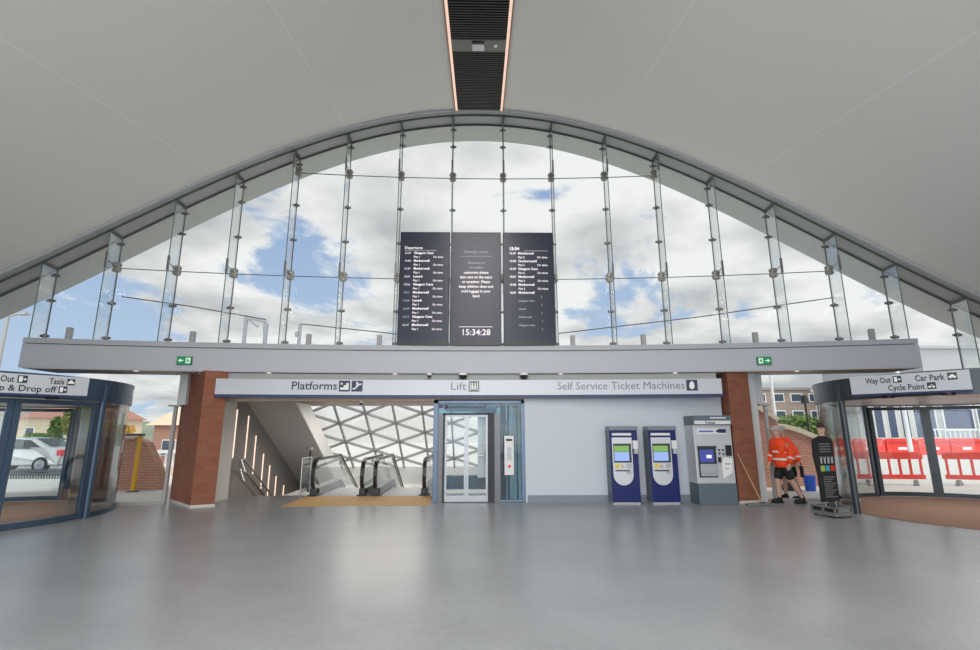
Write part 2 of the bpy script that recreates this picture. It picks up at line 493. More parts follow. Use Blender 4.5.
ORD = 'first second third fourth fifth sixth seventh eighth ninth tenth eleventh twelfth thirteenth fourteenth fifteenth sixteenth seventeenth eighteenth'.split()
fins_in = [x for x in FINS if -11 < x < 12.5]
for k, x in enumerate(fins_in):
    y = 13.1 + off(x); n = nrm(x)
    zb = BT if abs(x) < 10.6 else 2.86
    t = thing('glass_fin', 'upright glass fin bracing the arched window, %s from the left end' % ORD[k], 'glass fin', (x, y, zb), math.atan2(-n.x, n.y), 'glass fins along the arched window')
    D = .60
    def lz(d):                       # roof underside above the point d inside the glass, in local z
        px, py = x - n.x * d, y - n.y * d
        return roofz(px, py) - zb - .05
    b = MB()
    b.add([(-.009, -.03, 0), (-.009, -D, 0), (-.009, -D, lz(D)), (-.009, -.03, lz(.03)), (.009, -.03, 0), (.009, -D, 0), (.009, -D, lz(D)), (.009, -.03, lz(.03))],
          [(0, 1, 2, 3), (7, 6, 5, 4)])
    b.build('blade', 'fin_glass', t)
    e = MB(); e.bar((0, -D - .006, 0), (0, -D - .006, lz(D)), .02, .012)
    e.build('edge', 'fin_edge', t)
    e = MB(); e.bar((0, -.02, 0), (0, -.02, lz(.03)), .022, .02); e.build('joint_seal', 'joint', t)
    # heavy head shoe tying the blade to the roof
    s_ = MB(); s_.bar((0, -D, lz(D) + .01), (0, -.05, lz(.05) + .01), .05, .05); s_.build('head_shoe', 'dark_line', t)
    top = lz(.03) + zb
    small = [z for z in (3.9, 4.77, 6.7, 7.7, 9.66) if zb < z < top - .28] + [top - .16]
    for z in small:
        q = MB(); zz = z - zb
        q.cyl((-.085, -.055, zz), (.085, -.055, zz), .032, n=10); q.box(-.03, .03, -.1, -.015, zz - .045, zz + .045)
        q.build('bolt_fitting', 'fitting', t, .006)
    for z in (5.70, 8.70):
        if z < top - .25:
            q = MB(); zz = z - zb; q.box(-.075, .075, -.13, -.012, zz - .12, zz + .12)
            q.cyl((-.1, -.07, zz + .06), (.1, -.07, zz + .06), .025, n=8); q.cyl((-.1, -.07, zz - .06), (.1, -.07, zz - .06), .025, n=8)
            q.build('patch_plate', 'patch', t, .01)
            q = MB(); q.box(-.022, .022, -D - .025, -D + .03, zz - .16, zz + .22)
            q.build('splice_plate', 'fitting', t)
            q = MB(); q.cyl((0, -D, zz + .05), (0, -.1, zz), .011, n=6); q.build('tie_rod', 'fitting', t)

# tension rods outside the glass
def rod(pts, label):
    m = MB(); m.tube([(x, 13.1 + off(x) + .06, z) for x, z in pts], .014, 6)
    tag(m.build('tension_rod', 'joint'), label, 'rod', 'steel tension rods outside the arched window')
rod([(-9.0, 4.985), (-7.4, 4.80), (-5.585, 4.515)], 'long sloping steel rod outside the glass on the taxi entrance side')
rod([(-4.7, 4.42), (-2.33, 4.2), (-2.1, 4.18)], 'short sloping steel rod outside the glass touching the first departures screen')
rod([(2.1, 4.21), (5.8, 4.6), (9.1, 5.0)], 'long sloping steel rod outside the glass on the cycle entrance side')

# ------------------------------------------------------------------ curved beam
def curved_box(y0, y1, z0, z1, xa, xb, n=48):
    m = MB(); v = []
    X = frange(xa, xb, n)
    for x in X:
        for (y, z) in ((y0, z0), (y1, z0), (y1, z1), (y0, z1)): v.append((x, y + off(x), z))
    f = [(3, 2, 1, 0), tuple(4 * n + k for k in range(4))]
    for i in range(n):
        a = 4 * i; b = a + 4
        for k in range(4): f.append((a + k, a + (k + 1) % 4, b + (k + 1) % 4, b + k))
    return m.add(v, f)
struct(curved_box(12.36, 13.3, 3.07, 3.61, -10.27, 10.2).build('beam', 'beam'), 'long bowed pale grey bulkhead across the hall above the signs', 'beam')
struct(curved_box(12.32, 13.32, 3.62, BT, -10.24, 10.17).build('trim_5', 'beam_cap'), 'projecting cap along the top of the bowed bulkhead', 'trim')
struct(curved_box(12.37, 13.3, 3.05, 3.07, -10.2, 10.15).build('soffit', 'soffit'), 'warm grey soffit under the bowed bulkhead', 'soffit')

for k, x in enumerate((-9.6, -7.0, -4.3, -2.56, 2.37, 4.15, 6.86, 9.46)):
    y = 12.62 + off(x)
    t = thing('spotlight', 'short grey post spotlight standing on the bulkhead, %s of eight from the left' % ORD[k], 'light', (x, y, BT), 0, 'grey post spotlights on the bulkhead')
    b = MB(); b.box(-.075, .075, -.075, .075, 0, .02); b.build('base_plate', 'post_grey', t)
    b = MB(); b.box(-.055, .055, -.05, .05, .02, .31); b.build('body', 'post_grey', t, .006)

# ------------------------------------------------------------------ low block: walls, lintel, pillars
m = MB(); m.box(1.09, 5.97, 12.40, 12.9, 0, 2.87); m.box(-6.1, 1.09, 12.40, 12.9, 2.5, 2.87); m.box(-6.1, 5.97, 12.52, 12.9, 2.87, 3.05)
struct(m.build('wall_front', 'wall_white'), 'plain bluish white wall behind the ticket machines', 'wall')
m = MB(); m.box(-6.3, 1.09, 12.40, 12.92, 2.385, 2.5); m.box(-6.9, 1.2, 12.92, 17.8, 2.53, 2.66)
struct(m.build('lintel', 'lintel'), 'beige lintel and ceiling over the opening to the stairs', 'lintel')
m = MB()
x = 1.13
while x < 5.9:
    m.box(x, min(x + 1.02, 5.95) - .006, 12.372, 12.40, 0, .165); x += 1.02
struct(m.build('baseboard_front', 'skirting'), 'slate grey tiled skirting along the white wall', 'skirting')

def pillar(poly, label, suffix):
    m = MB(); m.prism(poly, 0, 3.06)
    o = m.build('brick_pillar', 'brick'); struct(o, label, 'pillar')
    c = Vector((sum(p[0] for p in poly) / len(poly), sum(p[1] for p in poly) / len(poly)))
    b = MB(); b.prism([(c.x + (p[0] - c.x) * 1.02, c.y + (p[1] - c.y) * 1.02) for p in poly], 0, .06)
    b.build('plinth', 'paving', o)
pillar([(-6.42, 11.8), (-6.0, 12.02), (-6.39, 12.72), (-6.9, 13.3), (-7.56, 12.95)], 'red brick pillar between the stair opening and the glazed entrance with the car outside', 0)
pillar([(5.98, 12.0), (6.6, 12.2), (6.9, 12.95), (6.2, 13.1), (6.03, 12.74)], 'red brick pillar with a wooden mop pole leaning on it', 1)

# sign band over the wall
t = thing('sign_fascia', 'long silver sign band reading Platforms, Lift and Self Service Ticket Machines', 'sign', (0, 12.28, 2.44))
curved_box(0, .1, .075, .44, -6.2, 5.80).build('panel', 'sign_plate', t)
curved_box(-.004, .1, 0, .075, -6.2, 5.80).build('blue_stripe', 'navy', t)
curved_box(.15, .22, .42, .594, -6.15, 5.75).build('top_flashing', 'flashing', t)
LB = .20
lettering('Platforms', .27, 'letter_navy', t, -4.51, 0, LB, bold=.012, width=1.05)
def picto(parent, x, z, s, fg, shape, bgm='letter_navy'):
    b = MB(); b.box(x, x + s, -.006, 0, z, z + s); p = b.build('pictogram', bgm, parent)
    g = MB(); y0, y1 = -.010, -.006
    def P(*pts): g.plate([(x + a * s, z + b * s) for a, b in pts], y0, y1)
    def dot(cx, cz, r):
        g.plate([(x + s * (cx + r * math.cos(a)), z + s * (cz + r * math.sin(a))) for a in [2 * PI * i / 10 for i in range(10)]], y0, y1)
    if shape == 'stairs': P((.12, .15), (.88, .15), (.88, .78), (.66, .78), (.66, .58), (.44, .58), (.44, .38), (.12, .38)); dot(.25, .72, .1)
    elif shape == 'escalator': P((.1, .2), (.32, .2), (.74, .62), (.9, .62), (.9, .74), (.68, .74), (.26, .32), (.1, .32)); dot(.5, .8, .1); P((.42, .5), (.55, .6), (.55, .7), (.42, .7))
    elif shape == 'ticket': P((.3, .2), (.55, .12), (.72, .35), (.68, .75), (.5, .9), (.32, .72), (.25, .45))
    elif shape == 'lift':
        P((.12, .12), (.2, .12), (.2, .88), (.12, .88)); P((.8, .12), (.88, .12), (.88, .88), (.8, .88))
        for cx in (.36, .62): dot(cx, .72, .09); P((cx - .09, .2), (cx + .09, .2), (cx + .09, .6), (cx - .09, .6))
    elif shape == 'car': P((.1, .3), (.9, .3), (.9, .52), (.76, .56), (.66, .74), (.34, .74), (.24, .56), (.1, .52)); dot(.28, .28, .1); dot(.72, .28, .1)
    elif shape == 'exit': P((.15, .15), (.5, .15), (.5, .85), (.15, .85)); P((.56, .44), (.72, .44), (.72, .3), (.92, .5), (.72, .7), (.72, .56), (.56, .56))
    elif shape == 'cycle':
        for cx in (.28, .72): dot(cx, .34, .17)
        P((.28, .34), (.34, .34), (.62, .66), (.56, .7)); P((.42, .56), (.66, .56), (.66, .62), (.42, .62))
    elif shape == 'taxi': P((.1, .25), (.9, .25), (.9, .5), (.74, .56), (.64, .72), (.36, .72), (.26, .56), (.1, .5)); P((.4, .76), (.6, .76), (.6, .86), (.4, .86))
    g.build('symbol', fg, p)
picto(t, -3.40, .155, .26, 'white', 'stairs'); picto(t, -3.10, .155, .26, 'white', 'escalator')
lettering('Lift', .27, 'letter_glare', t, -.73, 0, LB, width=.37, bold=0, label='pale grey lettering')
picto(t, -.28, .155, .26, 'white', 'lift', 'letter_glare')
lettering('Self Service Ticket Machines', .27, 'letter_glare', t, 1.88, 0, LB, bold=0, width=3.05, label='pale grey lettering')
picto(t, 4.98, .155, .26, 'white', 'ticket')
for ch in t.children_recursive:                     # the band follows the bowed bulkhead
    if ch.name.startswith(('lettering', 'pictogram', 'symbol')):
        for v_ in ch.data.vertices: v_.co.y += off(v_.co.x)

# downlights and cameras under the bulkhead
for k, x in enumerate((-8.0, -5.1, -2.1, 2.0, 4.8, 7.6)):
    y = 12.425 + off(x)
    t = thing('downlight', 'round recessed downlight in the bulkhead soffit, %s of six from the left' % ORD[k], 'light', (x, y, 3.05), 0, 'recessed downlights under the bulkhead')
    b = MB(); b.cyl((0, 0, -.008), (0, 0, .0), .06, n=20); b.build('rim', 'white', t)
    b = MB(); b.cyl((0, 0, -.012), (0, 0, -.008), .05, n=20); b.build('lens', 'lamp_glow', t)
def dome(x, y, z, r, label):
    t = thing('dome_camera', label, 'camera', (x, y, z), 0, 'small black surveillance domes')
    b = MB(); b.cyl((0, 0, -.05), (0, 0, 0), r * 1.15, r * .9, n=16); b.build('mount', 'white', t)
    b = MB(); b.ball((0, 0, -.05), r, 14, 8, half=-1); b.build('lens_dome', 'rubber', t)
dome(-.42, 12.31, 3.05, .10, 'black surveillance dome under the bulkhead over the lift lettering')
dome(1.08, 12.31, 3.05, .10, 'black surveillance dome under the bulkhead right of the lift')
dome(-1.25, 12.32, 3.05, .055, 'small black dome under the bulkhead just left of the lift')
dome(-2.92, 12.5, 2.385, .05, 'small black dome below the lintel in front of the glass roof')
dome(-6.7, 12.15, 3.05, .06, 'small black dome at the top of the brick pillar by the stairs')

# exit signs on the bulkhead face
def exit_sign(x, flip, label):
    y = 12.36 + off(x)
    t = thing('exit_sign', label, 'exit sign', (x, y, 3.2), math.atan2(-nrm(x).x, nrm(x).y))
    t.scale = (.86, 1, .96)
    b = MB(); b.box(-.19, .19, -.05, .0, 0, .2); b.build('case', 'green', t, .006)
    b = MB(); b.box(-.18, .18, -.054, -.05, .01, .19); b.build('face', 'exit_green', t)
    f = -1 if flip else 1
    g = MB(); A = lambda pts: [(f * px, pz) for px, pz in (pts if f > 0 else reversed(pts))]
    g.plate(A([(.02, .085), (.085, .085), (.085, .05), (.155, .1), (.085, .15), (.085, .115), (.02, .115)]), -.058, -.054)
    g.build('arrow', 'exit_white', t)
    g = MB()
    g.plate(A([(-.155, .03), (-.035, .03), (-.035, .17), (-.155, .17)]), -.058, -.054)
    dr = g.build('doorway_mark', 'exit_white', t)
    g = MB()
    g.plate(A([(-.115, .075), (-.085, .08), (-.06, .04), (-.05, .05), (-.075, .1), (-.07, .125), (-.105, .125), (-.13, .1)]), -.062, -.058)
    g.plate([(f * (-.082) + .012 * math.cos(a), .143 + .012 * math.sin(a)) for a in [2 * PI * i / 8 for i in range(8)]], -.062, -.058)
    g.build('running_figure', 'exit_green', dr)
exit_sign(-6.96, True, 'green running figure exit sign with an arrow pointing to the taxi entrance')
exit_sign(6.85, False, 'green running figure exit sign with an arrow pointing to the cycle entrance')

# ------------------------------------------------------------------ departures screens
def screen(x0, x1, label):
    w = x1 - x0
    t = thing('departure_screen', label, 'display screen', ((x0 + x1) / 2, 12.27, BT + .005), 0, 'departure screens on the bulkhead')
    b = MB(); b.box(-w / 2, w / 2, .02, .13, 0, 3.0); b.build('casing', 'black', t, .01)
    b = MB(); b.box(-w / 2 + .015, w / 2 - .015, .0, .02, .1, 2.985); d = b.build('display', 'screen', t)
    b = MB(); b.box(-w / 2 + .01, w / 2 - .01, -.008, .0, 0, .1); b.build('lower_bezel', 'rubber', t)
    b = MB(); b.box(-.3, -.22, .13, .26, .0, 2.6); b.box(.22, .3, .13, .26, .0, 2.6); b.build('bracket', 'fitting', t)
    return t, w
ROWS = ['Glasgow Cent', 'Motherwell', 'Motherwell', 'Lanark', 'Glasgow Cent', 'Motherwell', 'Lanark', 'Motherwell', 'Glasgow Cent', 'Motherwell']
TIM = ['15:39', '15:42', '15:47', '15:51', '15:56', '16:01', '16:04', '16:09', '16:13', '16:17']
t, w = screen(-2.075, -.79, 'departure screen with ten train rows and a heading, first of the three')
lettering('Departures', .10, 'text_glow', t, -.52, 0, 2.52, bold=.01)
b = MB(); b.box(-.52, .3, -.003, 0, 2.475, 2.487); b.build('rule', 'text_dim', t)
for i in range(10):
    z = 2.385 - i * .211
    lettering(TIM[i], .075, 'text_glow' if i < 5 or i == 9 else 'text_dim', t, -.52, 0, z)
    lettering(ROWS[i], .088, 'text_glow', t, -.28, 0, z, bold=.02)
    lettering('Plat 1', .075, 'text_glow', t, -.28, 0, z - .105, bold=.01)
    lettering('On time', .075, 'text_glow', t, .22, 0, z - .105, bold=.01)
t, w = screen(-.75, .535, 'departure screen with a centred message and the large clock 15:34:28')
lettering('15:34:28', .215, 'text_glow', t, 0, 0, .255, align='CENTER', bold=.006)
b = MB(); b.box(-.42, .42, -.003, 0, .46, .473); b.build('rule', 'text_glow', t)
lettering('Passenger notice', .09, 'text_dim', t, 0, 0, 2.42, align='CENTER')
b = MB(); b.box(-.42, .42, -.003, 0, 2.32, 2.33); b.build('rule', 'text_dim', t)
for i, s_ in enumerate(('Welcome to', 'the station')):
    lettering(s_, .085, 'text_dim', t, 0, 0, 2.12 - i * .12, align='CENTER')
for i, s_ in enumerate(('customers please', 'take care on the stairs', 'or escalator. Please', 'keep children close and', 'hold luggage in your', 'hand')):
    lettering(s_, .098, 'text_glow', t, 0, 0, 1.86 - i * .125, align='CENTER', bold=.016, squeeze=.93)
t, w = screen(.59, 1.90, 'departure screen with five bright rows above faint ones, beside the long rod')
lettering('15:34', .12, 'text_glow', t, -.5, 0, 2.50, bold=.03)
b = MB(); b.box(-.1, .5, -.003, 0, 2.475, 2.487); b.build('rule', 'text_dim', t)
RW2 = ['Motherwell', 'Cumbernauld', 'Glasgow Cent', 'Motherwell', 'Motherwell', 'Motherwell', 'Glasgow Cent', 'Lanark', 'Motherwell', 'Glasgow Cent']
for i in range(10):
    z = 2.385 - i * .211
    br = 'text_glow' if i < 6 else 'text_dim'
    if i < 6: lettering(TIM[i], .08, br, t, -.5, 0, z, bold=.02)
    lettering(RW2[i], .088 if i < 6 else .07, br, t, -.27, 0, z, bold=.02 if i < 6 else 0)
    if i < 5:
        lettering('Plat 2', .075, br, t, -.27, 0, z - .105, bold=.01); lettering('On time', .08, br, t, .22, 0, z - .105, bold=.01)
    else: lettering('2', .07, 'text_dim', t, .3, 0, z - .105)

# ------------------------------------------------------------------ ceiling slat panel with light lines
def ridge(z_off, y): return roofz(0, y) + z_off
t = thing('slatted_ceiling_panel', 'black slatted panel along the ridge of the white ceiling', 'ceiling panel', (-.04, 0, .04))
def ridge_plate(x0, x1, ya, yb, z0, z1, mb):
    v = [(x, y, roofz(0, y) + z) for z in (z0, z1) for (x, y) in ((x0, ya), (x1, ya), (x1, yb), (x0, yb))]
    mb.add(v, [(0, 3, 2, 1), (4, 5, 6, 7), (0, 1, 5, 4), (1, 2, 6, 5), (2, 3, 7, 6), (3, 0, 4, 7)])
b = MB(); ridge_plate(-.60, .60, 1.0, 12.19, -.05, -.035, b); b.build('backing', 'slat_back', t)
b = MB(); y = 1.05
while y < 12.1:
    if not (8.99 < y < 9.42): ridge_plate(-.58, .58, y, y + .032, -.09, -.05, b)
    y += .075
b.build('slats', 'slat', t)
b = MB(); ridge_plate(-.58, .58, 9.03, 9.42, -.1, -.05, b); ap = b.build('access_panel', 'panel_grey', t)
b = MB(); ridge_plate(-.14, .12, 9.13, 9.34, -.14, -.1, b); b.build('detector_box', 'white', ap)
b = MB(); ridge_plate(-.14, .12, 9.05, 9.11, -.13, -.1, b); b.build('detector_slot', 'black', ap)
b = MB(); b.ball((.36, 9.2, ridge(-.11, 9.2)), .04); b.build('sprinkler', 'white', ap)
for s_ in (-1, 1):
    b = MB(); ridge_plate(*sorted((s_ * .585, s_ * .640)), 1.0, 12.2, -.075, -.035, b); b.build('light_line', 'led', t)
    b = MB(); ridge_plate(*sorted((s_ * .640, s_ * .67)), 1.0, 12.2, -.06, -.01, b); b.build('edge_strip', 'copper_edge', t)

# ------------------------------------------------------------------ stairwell and escalators
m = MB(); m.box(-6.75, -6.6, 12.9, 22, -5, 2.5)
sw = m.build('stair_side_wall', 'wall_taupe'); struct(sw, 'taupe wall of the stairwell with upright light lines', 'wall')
m = MB(); m.box(-6.75, -6.4, 12.8, 13.45, 0, 2.45)
struct(m.build('stair_return_wall', 'wall_warm'), 'pale return wall between the brick pillar and the stairwell', 'wall')
for k, (px, zt, zb_) in enumerate(((239, 2.25, .97), (251, 2.10, .93), (260, 1.55, .45), (269, 1.0, -.02), (276, .62, -.4), (283, .25, -.75), (291, -.1, -1.1))):
    a = px - 490
    ry = 489 * math.cos(R(1.15)) - a * math.sin(R(1.15)) + 14; rx = a * math.cos(R(1.15)) + 500 * math.sin(R(1.15))
    y = -6.59 / rx * ry
    b = MB(); b.box(-6.6, -6.575, y - .014, y + .014, zb_, zt)
    tag(b.build('wall_light', 'led_wall'), 'slim upright light line on the stair wall, %s from the top of the stairs' % ORD[k], 'light', 'upright light lines on the stair wall')
# stairs
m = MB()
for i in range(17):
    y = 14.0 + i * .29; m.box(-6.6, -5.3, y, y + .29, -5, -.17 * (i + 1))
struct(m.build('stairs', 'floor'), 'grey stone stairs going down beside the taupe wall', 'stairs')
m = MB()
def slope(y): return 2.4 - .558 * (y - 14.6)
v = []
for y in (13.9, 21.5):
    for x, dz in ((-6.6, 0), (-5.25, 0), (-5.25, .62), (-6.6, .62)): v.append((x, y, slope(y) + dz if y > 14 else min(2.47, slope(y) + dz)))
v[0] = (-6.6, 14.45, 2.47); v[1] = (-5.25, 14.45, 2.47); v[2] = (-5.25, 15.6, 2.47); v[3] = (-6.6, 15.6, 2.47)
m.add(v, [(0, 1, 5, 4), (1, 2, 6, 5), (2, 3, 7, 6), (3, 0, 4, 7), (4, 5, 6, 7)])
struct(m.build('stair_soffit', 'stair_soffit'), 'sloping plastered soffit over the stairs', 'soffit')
m = MB(); m.add([(x, y, z) for x in (-5.249, -5.22) for y, z in ((14.45, 2.47), (21.5, slope(21.5)), (21.5, slope(21.5) + .62), (15.6, 2.47))],
                [(3, 2, 1, 0), (4, 5, 6, 7), (0, 1, 5, 4), (1, 2, 6, 5), (2, 3, 7, 6), (3, 0, 4, 7)])
struct(m.build('trim_7', 'pale_wall'), 'white side panel of the sloping stair soffit', 'trim')
m = MB(); m.box(-5.3, -4.75, 14.0, 22, -5, -.02)
struct(m.build('stair_dividing_wall', 'pale_wall'), 'white low wall between the stairs and the escalators', 'wall')
m = MB(); m.box(-6.6, 1.3, 21.3, 21.5, -1.2, .24); m.box(-6.6, 1.3, 24.0, 24.2, -5, -.3)
struct(m.build('wall_back', 'pale_wall'), 'white wall below the glazed roof beyond the escalators', 'wall')
m = MB(); m.box(1.2, 1.35, 13.6, 21.5, -5, 2.6)
struct(m.build('wall_right', 'pale_wall'), 'white side wall beyond the lift', 'wall')
m = MB(); m.box(-6.75, 1.35, 12.9, 24.2, -5.2, -5)
struct(m.build('lower_floor', 'floor'), 'grey floor at the foot of the stairs', 'floor')

# glazed diagrid roof
G0, G1 = Vector((0, 17.85, 2.64)), Vector((0, 21.3, .22))
gd = (G1 - G0); gl = gd.length; gdn = gd.normalized()
def gp(x, s): return Vector((x, G0.y + gdn.y * s, G0.z + gdn.z * s))
gr = thing('glazed_roof', 'sloping white glazed roof on a triangular grey steel grid beyond the escalators', 'glass roof', (0, 17.85, 2.64))
b = MB(); q = [gp(-6.6, -.1) - G0, gp(1.2, -.1) - G0, gp(1.2, gl) - G0, gp(-6.6, gl) - G0]
up = Vector((0, -gdn.z, gdn.y)) * .09
b.add([p + up for p in q], [(0, 1, 2, 3)]); b.build('glazing', 'frit', gr)
b = MB()
cs = 1.03; row = 1.19
cols = [-5.16 + cs * k for k in range(-1, 7)]
def seg(x0, s0, x1, s1, w=.05):
    def clip(a, c, t): return a + (c - a) * t
    lo, hi = 0.0, 1.0
    if s1 != s0:
        ta, tb = (0 - s0) / (s1 - s0), (gl - s0) / (s1 - s0)
        lo, hi = max(lo, min(ta, tb)), min(hi, max(ta, tb))
    if hi <= lo: return
    a = gp(clip(x0, x1, lo), clip(s0, s1, lo)) - G0; c = gp(clip(x0, x1, hi), clip(s0, s1, hi)) - G0
    b.bar(a, c, w, .09, up=up)
for k, x in enumerate(cols):
    seg(x, 0, x, gl, .065)
    o0 = 0.0 if (k % 2) else -row / 2
    for j in range(-1, 5):
        s0 = o0 + j * row
        if k + 1 < len(cols):
            seg(x, s0, cols[k + 1], s0 + row / 2); seg(x, s0, cols[k + 1], s0 - row / 2)
b.build('steel_grid', 'post_grey', gr)

# handrail on the stair wall
t = thing('stair_handrail', 'double steel handrail running down the taupe stair wall', 'handrail', (-6.45, 14.2, 0))
for k, dz in enumerate((0, -.25)):
    b = MB(); b.tube([(.13, -.1, .60 + dz), (0, -.1, .92 + dz), (0, .1, .92 + dz), (0, 4.2, -1.45 + dz)], .024, 8); b.build('rail', 'steel', t)
for y in (.15, 1.5, 2.9):
    b = MB(); b.cyl((-.14, y, .88 - .578 * (y - .1)), (0, y, .89 - .578 * (y - .1)), .015, n=8); b.build('bracket', 'steel', t)

# escalators
def escalator(xa, xb, label):
    xc = (xa + xb) / 2; h = (xb - xa) / 2
    t = thing('escalator', label, 'escalator', (xc, 13.75, 0), 0, 'escalators going down to the platforms')
    Y1, SLO = 2.2, .5
    def zz(y): return 0 if y < Y1 else -SLO * (y - Y1)
    b = MB()
    b.box(-h + .14, h - .14, 0, .55, -.08, .012); b.build('comb_plate', 'satin_steel', t)
    b = MB(); y = .55
    while y < 7.4:
        z = zz(y + .2); b.box(-h + .16, h - .16, y, y + .40, z - .35, z - .004); y += .40
    b.build('steps', 'machine_grey', t)
    for sx in (-1, 1):
        x = sx * (h - .06)
        b = MB()                                               # skirt and deck
        pr = [(0.1, -.1), (0.1, .2), (Y1 + .3, .22), (7.4, zz(7.4) + .3), (7.4, zz(7.4) - .2), (Y1, -.35)]
        b.add([(x + d, py, pz) for d in (-.08, .08) for py, pz in pr], [tuple(range(5, -1, -1)), tuple(range(6, 12))] + [(i, (i + 1) % 6, (i + 1) % 6 + 6, i + 6) for i in range(6)])
        b.build('skirt', 'satin_steel', t, .02)
        b = MB()
        gpz = [(.12, .2), (.02, .42), (.02, .72), (.14, .86), (.35, .90), (Y1 + .25, .90), (7.4, zz(7.4) + .98), (7.4, zz(7.4) + .25), (Y1 + .3, .2)]
        b.add([(x, py, pz) for py, pz in gpz], [tuple(range(len(gpz)))]); b.build('balustrade', 'door_glass', t)
        b = MB()
        path = [(.22, .10), (.04, .18), (-.06, .34), (-.09, .52), (-.06, .70), (.03, .85), (.18, .92), (.4, .94), (Y1 + .25, .94), (7.4, zz(7.4) + 1.02)]
        for k in range(len(path) - 1):
            b.bar((x, *path[k]), (x, *path[k + 1]), .095, .07 if k < 6 else .035, up=(0, -.3, 1))
            b.cyl((x - .047, *path[k + 1]), (x + .047, *path[k + 1]), .035, n=8)
        b.build('handrail', 'rubber', t)
        b = MB()
        p2 = [(.12, .2), (.04, .42), (.04, .72), (.16, .87), (.36, .905), (Y1 + .25, .905), (7.4, zz(7.4) + .985)]
        b.tube([(x, *p) for p in p2], .026, 6); b.build('guide_rail', 'cream', t)
        b = MB(); b.box(x - .15, x + .15, -.02, .42, 0, .035); b.box(x - .08, x + .08, -.02, .3, .035, .2); b.build('newel_base', 'machine_dark', t, .02)
    return t
escalator(-4.42, -3.02, 'escalator beside the stairs with black handrails and glass sides')
escalator(-2.80, -1.40, 'escalator next to the lift with black handrails and glass sides')
m = MB(); m.box(-4.5, -1.17, 12.0, 13.725, .0, .006)
tag(m.build('tactile_mat', 'tan_mat'), 'tan studded floor strip in front of the escalators', 'mat')
t = thing('domed_post', 'grey domed post behind the first escalator newel', 'post', (-4.9, 15.0, -.02))
b = MB(); b.cyl((0, 0, 0), (0, 0, 1.14), .03, n=10); b.build('post', 'rubber', t)
b = MB(); b.ball((0, 0, 1.18), .085, sc=(1, 1, .6)); b.build('dome', 'machine_grey', t)
t = thing('glass_barrier', 'small steel framed glass barrier between the stairs and escalator', 'barrier', (-4.72, 13.85, 0))
for y in (0, .75):
    b = MB(); b.cyl((0, y, 0), (0, y, .95), .02, n=10); b.build('post', 'steel', t)
b = MB(); b.tube([(0, 0, .95), (0, .75, .95)], .022); b.build('top_rail', 'steel', t)
b = MB(); b.box(-.006, .006, .04, .71, .08, .9); b.build('glass_panel', 'door_glass', t)

# ------------------------------------------------------------------ lift
t = thing('lift', 'glass fronted lift with blue grey steel frame and white call panel', 'lift', (0, 12.40, 0))
t.scale = (.975, 1, .993)
b = MB()
b.box(-1.16, -1.04, 0, .14, 0, 2.44); b.box(1.02, 1.12, 0, .14, 0, 2.44); b.box(-1.16, 1.12, 0, .14, 2.33, 2.44); b.box(.50, 1.02, 0, .12, 0, .06)
b.build('outer_frame', 'lift_frame', t, .008)
b = MB(); b.box(-1.04, 1.02, .03, .05, 2.09, 2.33); tr_ = b.build('transom_glass', 'blue_glass', t)
b = MB(); b.box(-.85, .12, .02, .03, 2.24, 2.27); b.box(.12, .14, .02, .03, 2.1, 2.33); b.box(.5, .98, .02, .03, 2.24, 2.255); b.build('bracket_rail', 'machine_dark', tr_)
b = MB(); b.box(-1.03, -.80, .02, .03, 2.22, 2.31); pn = b.build('floor_indicator', 'navy', t)
lettering('1', .07, 'text_glow', pn, -.93, .02, 2.24)
b = MB(); b.box(-1.04, -.90, .02, .12, 0, 2.09); b.build('side_jamb', 'lift_grey', t)
b = MB(); b.box(.36, .50, .02, .12, 0, 2.09); b.build('side_jamb', 'lift_grey', t)
b = MB(); b.box(-.92, -.875, -.01, .12, 0, 2.1); b.box(.195, .36, .03, .12, 0, 2.1); b.box(.195, .235, -.01, .1, 0, 2.1); b.box(-.92, .235, -.01, .12, 2.06, 2.1)
b.build('door_frame', 'black', t)
for k, (a, c) in enumerate(((-.875, -.345), (-.335, .195))):
    b = MB(); b.box(a, a + .05, .06, .095, .02, 2.06); b.box(c - .05, c, .06, .095, .02, 2.06); b.box(a + .05, c - .05, .06, .095, .02, .16); b.box(a + .05, c - .05, .06, .095, 2.01, 2.06)
    d = b.build('door', 'satin_steel', t)
    b = MB(); b.box(a + .05, c - .05, .075, .081, .16, 2.01); b.build('door_pane', 'door_glass', d)
b = MB(); b.box(.50, 1.02, .04, .05, .06, 2.09); b.build('side_glass', 'blue_glass', t)
b = MB(); b.box(.585, .855, -.04, .035, .62, 1.57); b.build('panel_backplate', 'machine_dark', t, .01)
b = MB(); b.box(.60, .835, -.055, -.04, .635, 1.555); cp = b.build('call_panel', 'panel_white', t, .008)
b = MB(); b.box(.64, .79, -.06, -.055, 1.43, 1.48); b.build('display', 'black', cp)
b = MB(); b.box(.66, .775, -.059, -.055, .98, 1.28); b.build('speaker_grille', 'machine_grey', cp)
b = MB(); b.cyl((.72, -.068, .84), (.72, -.055, .84), .035, n=14); b.build('call_button', 'lamp_red', cp)
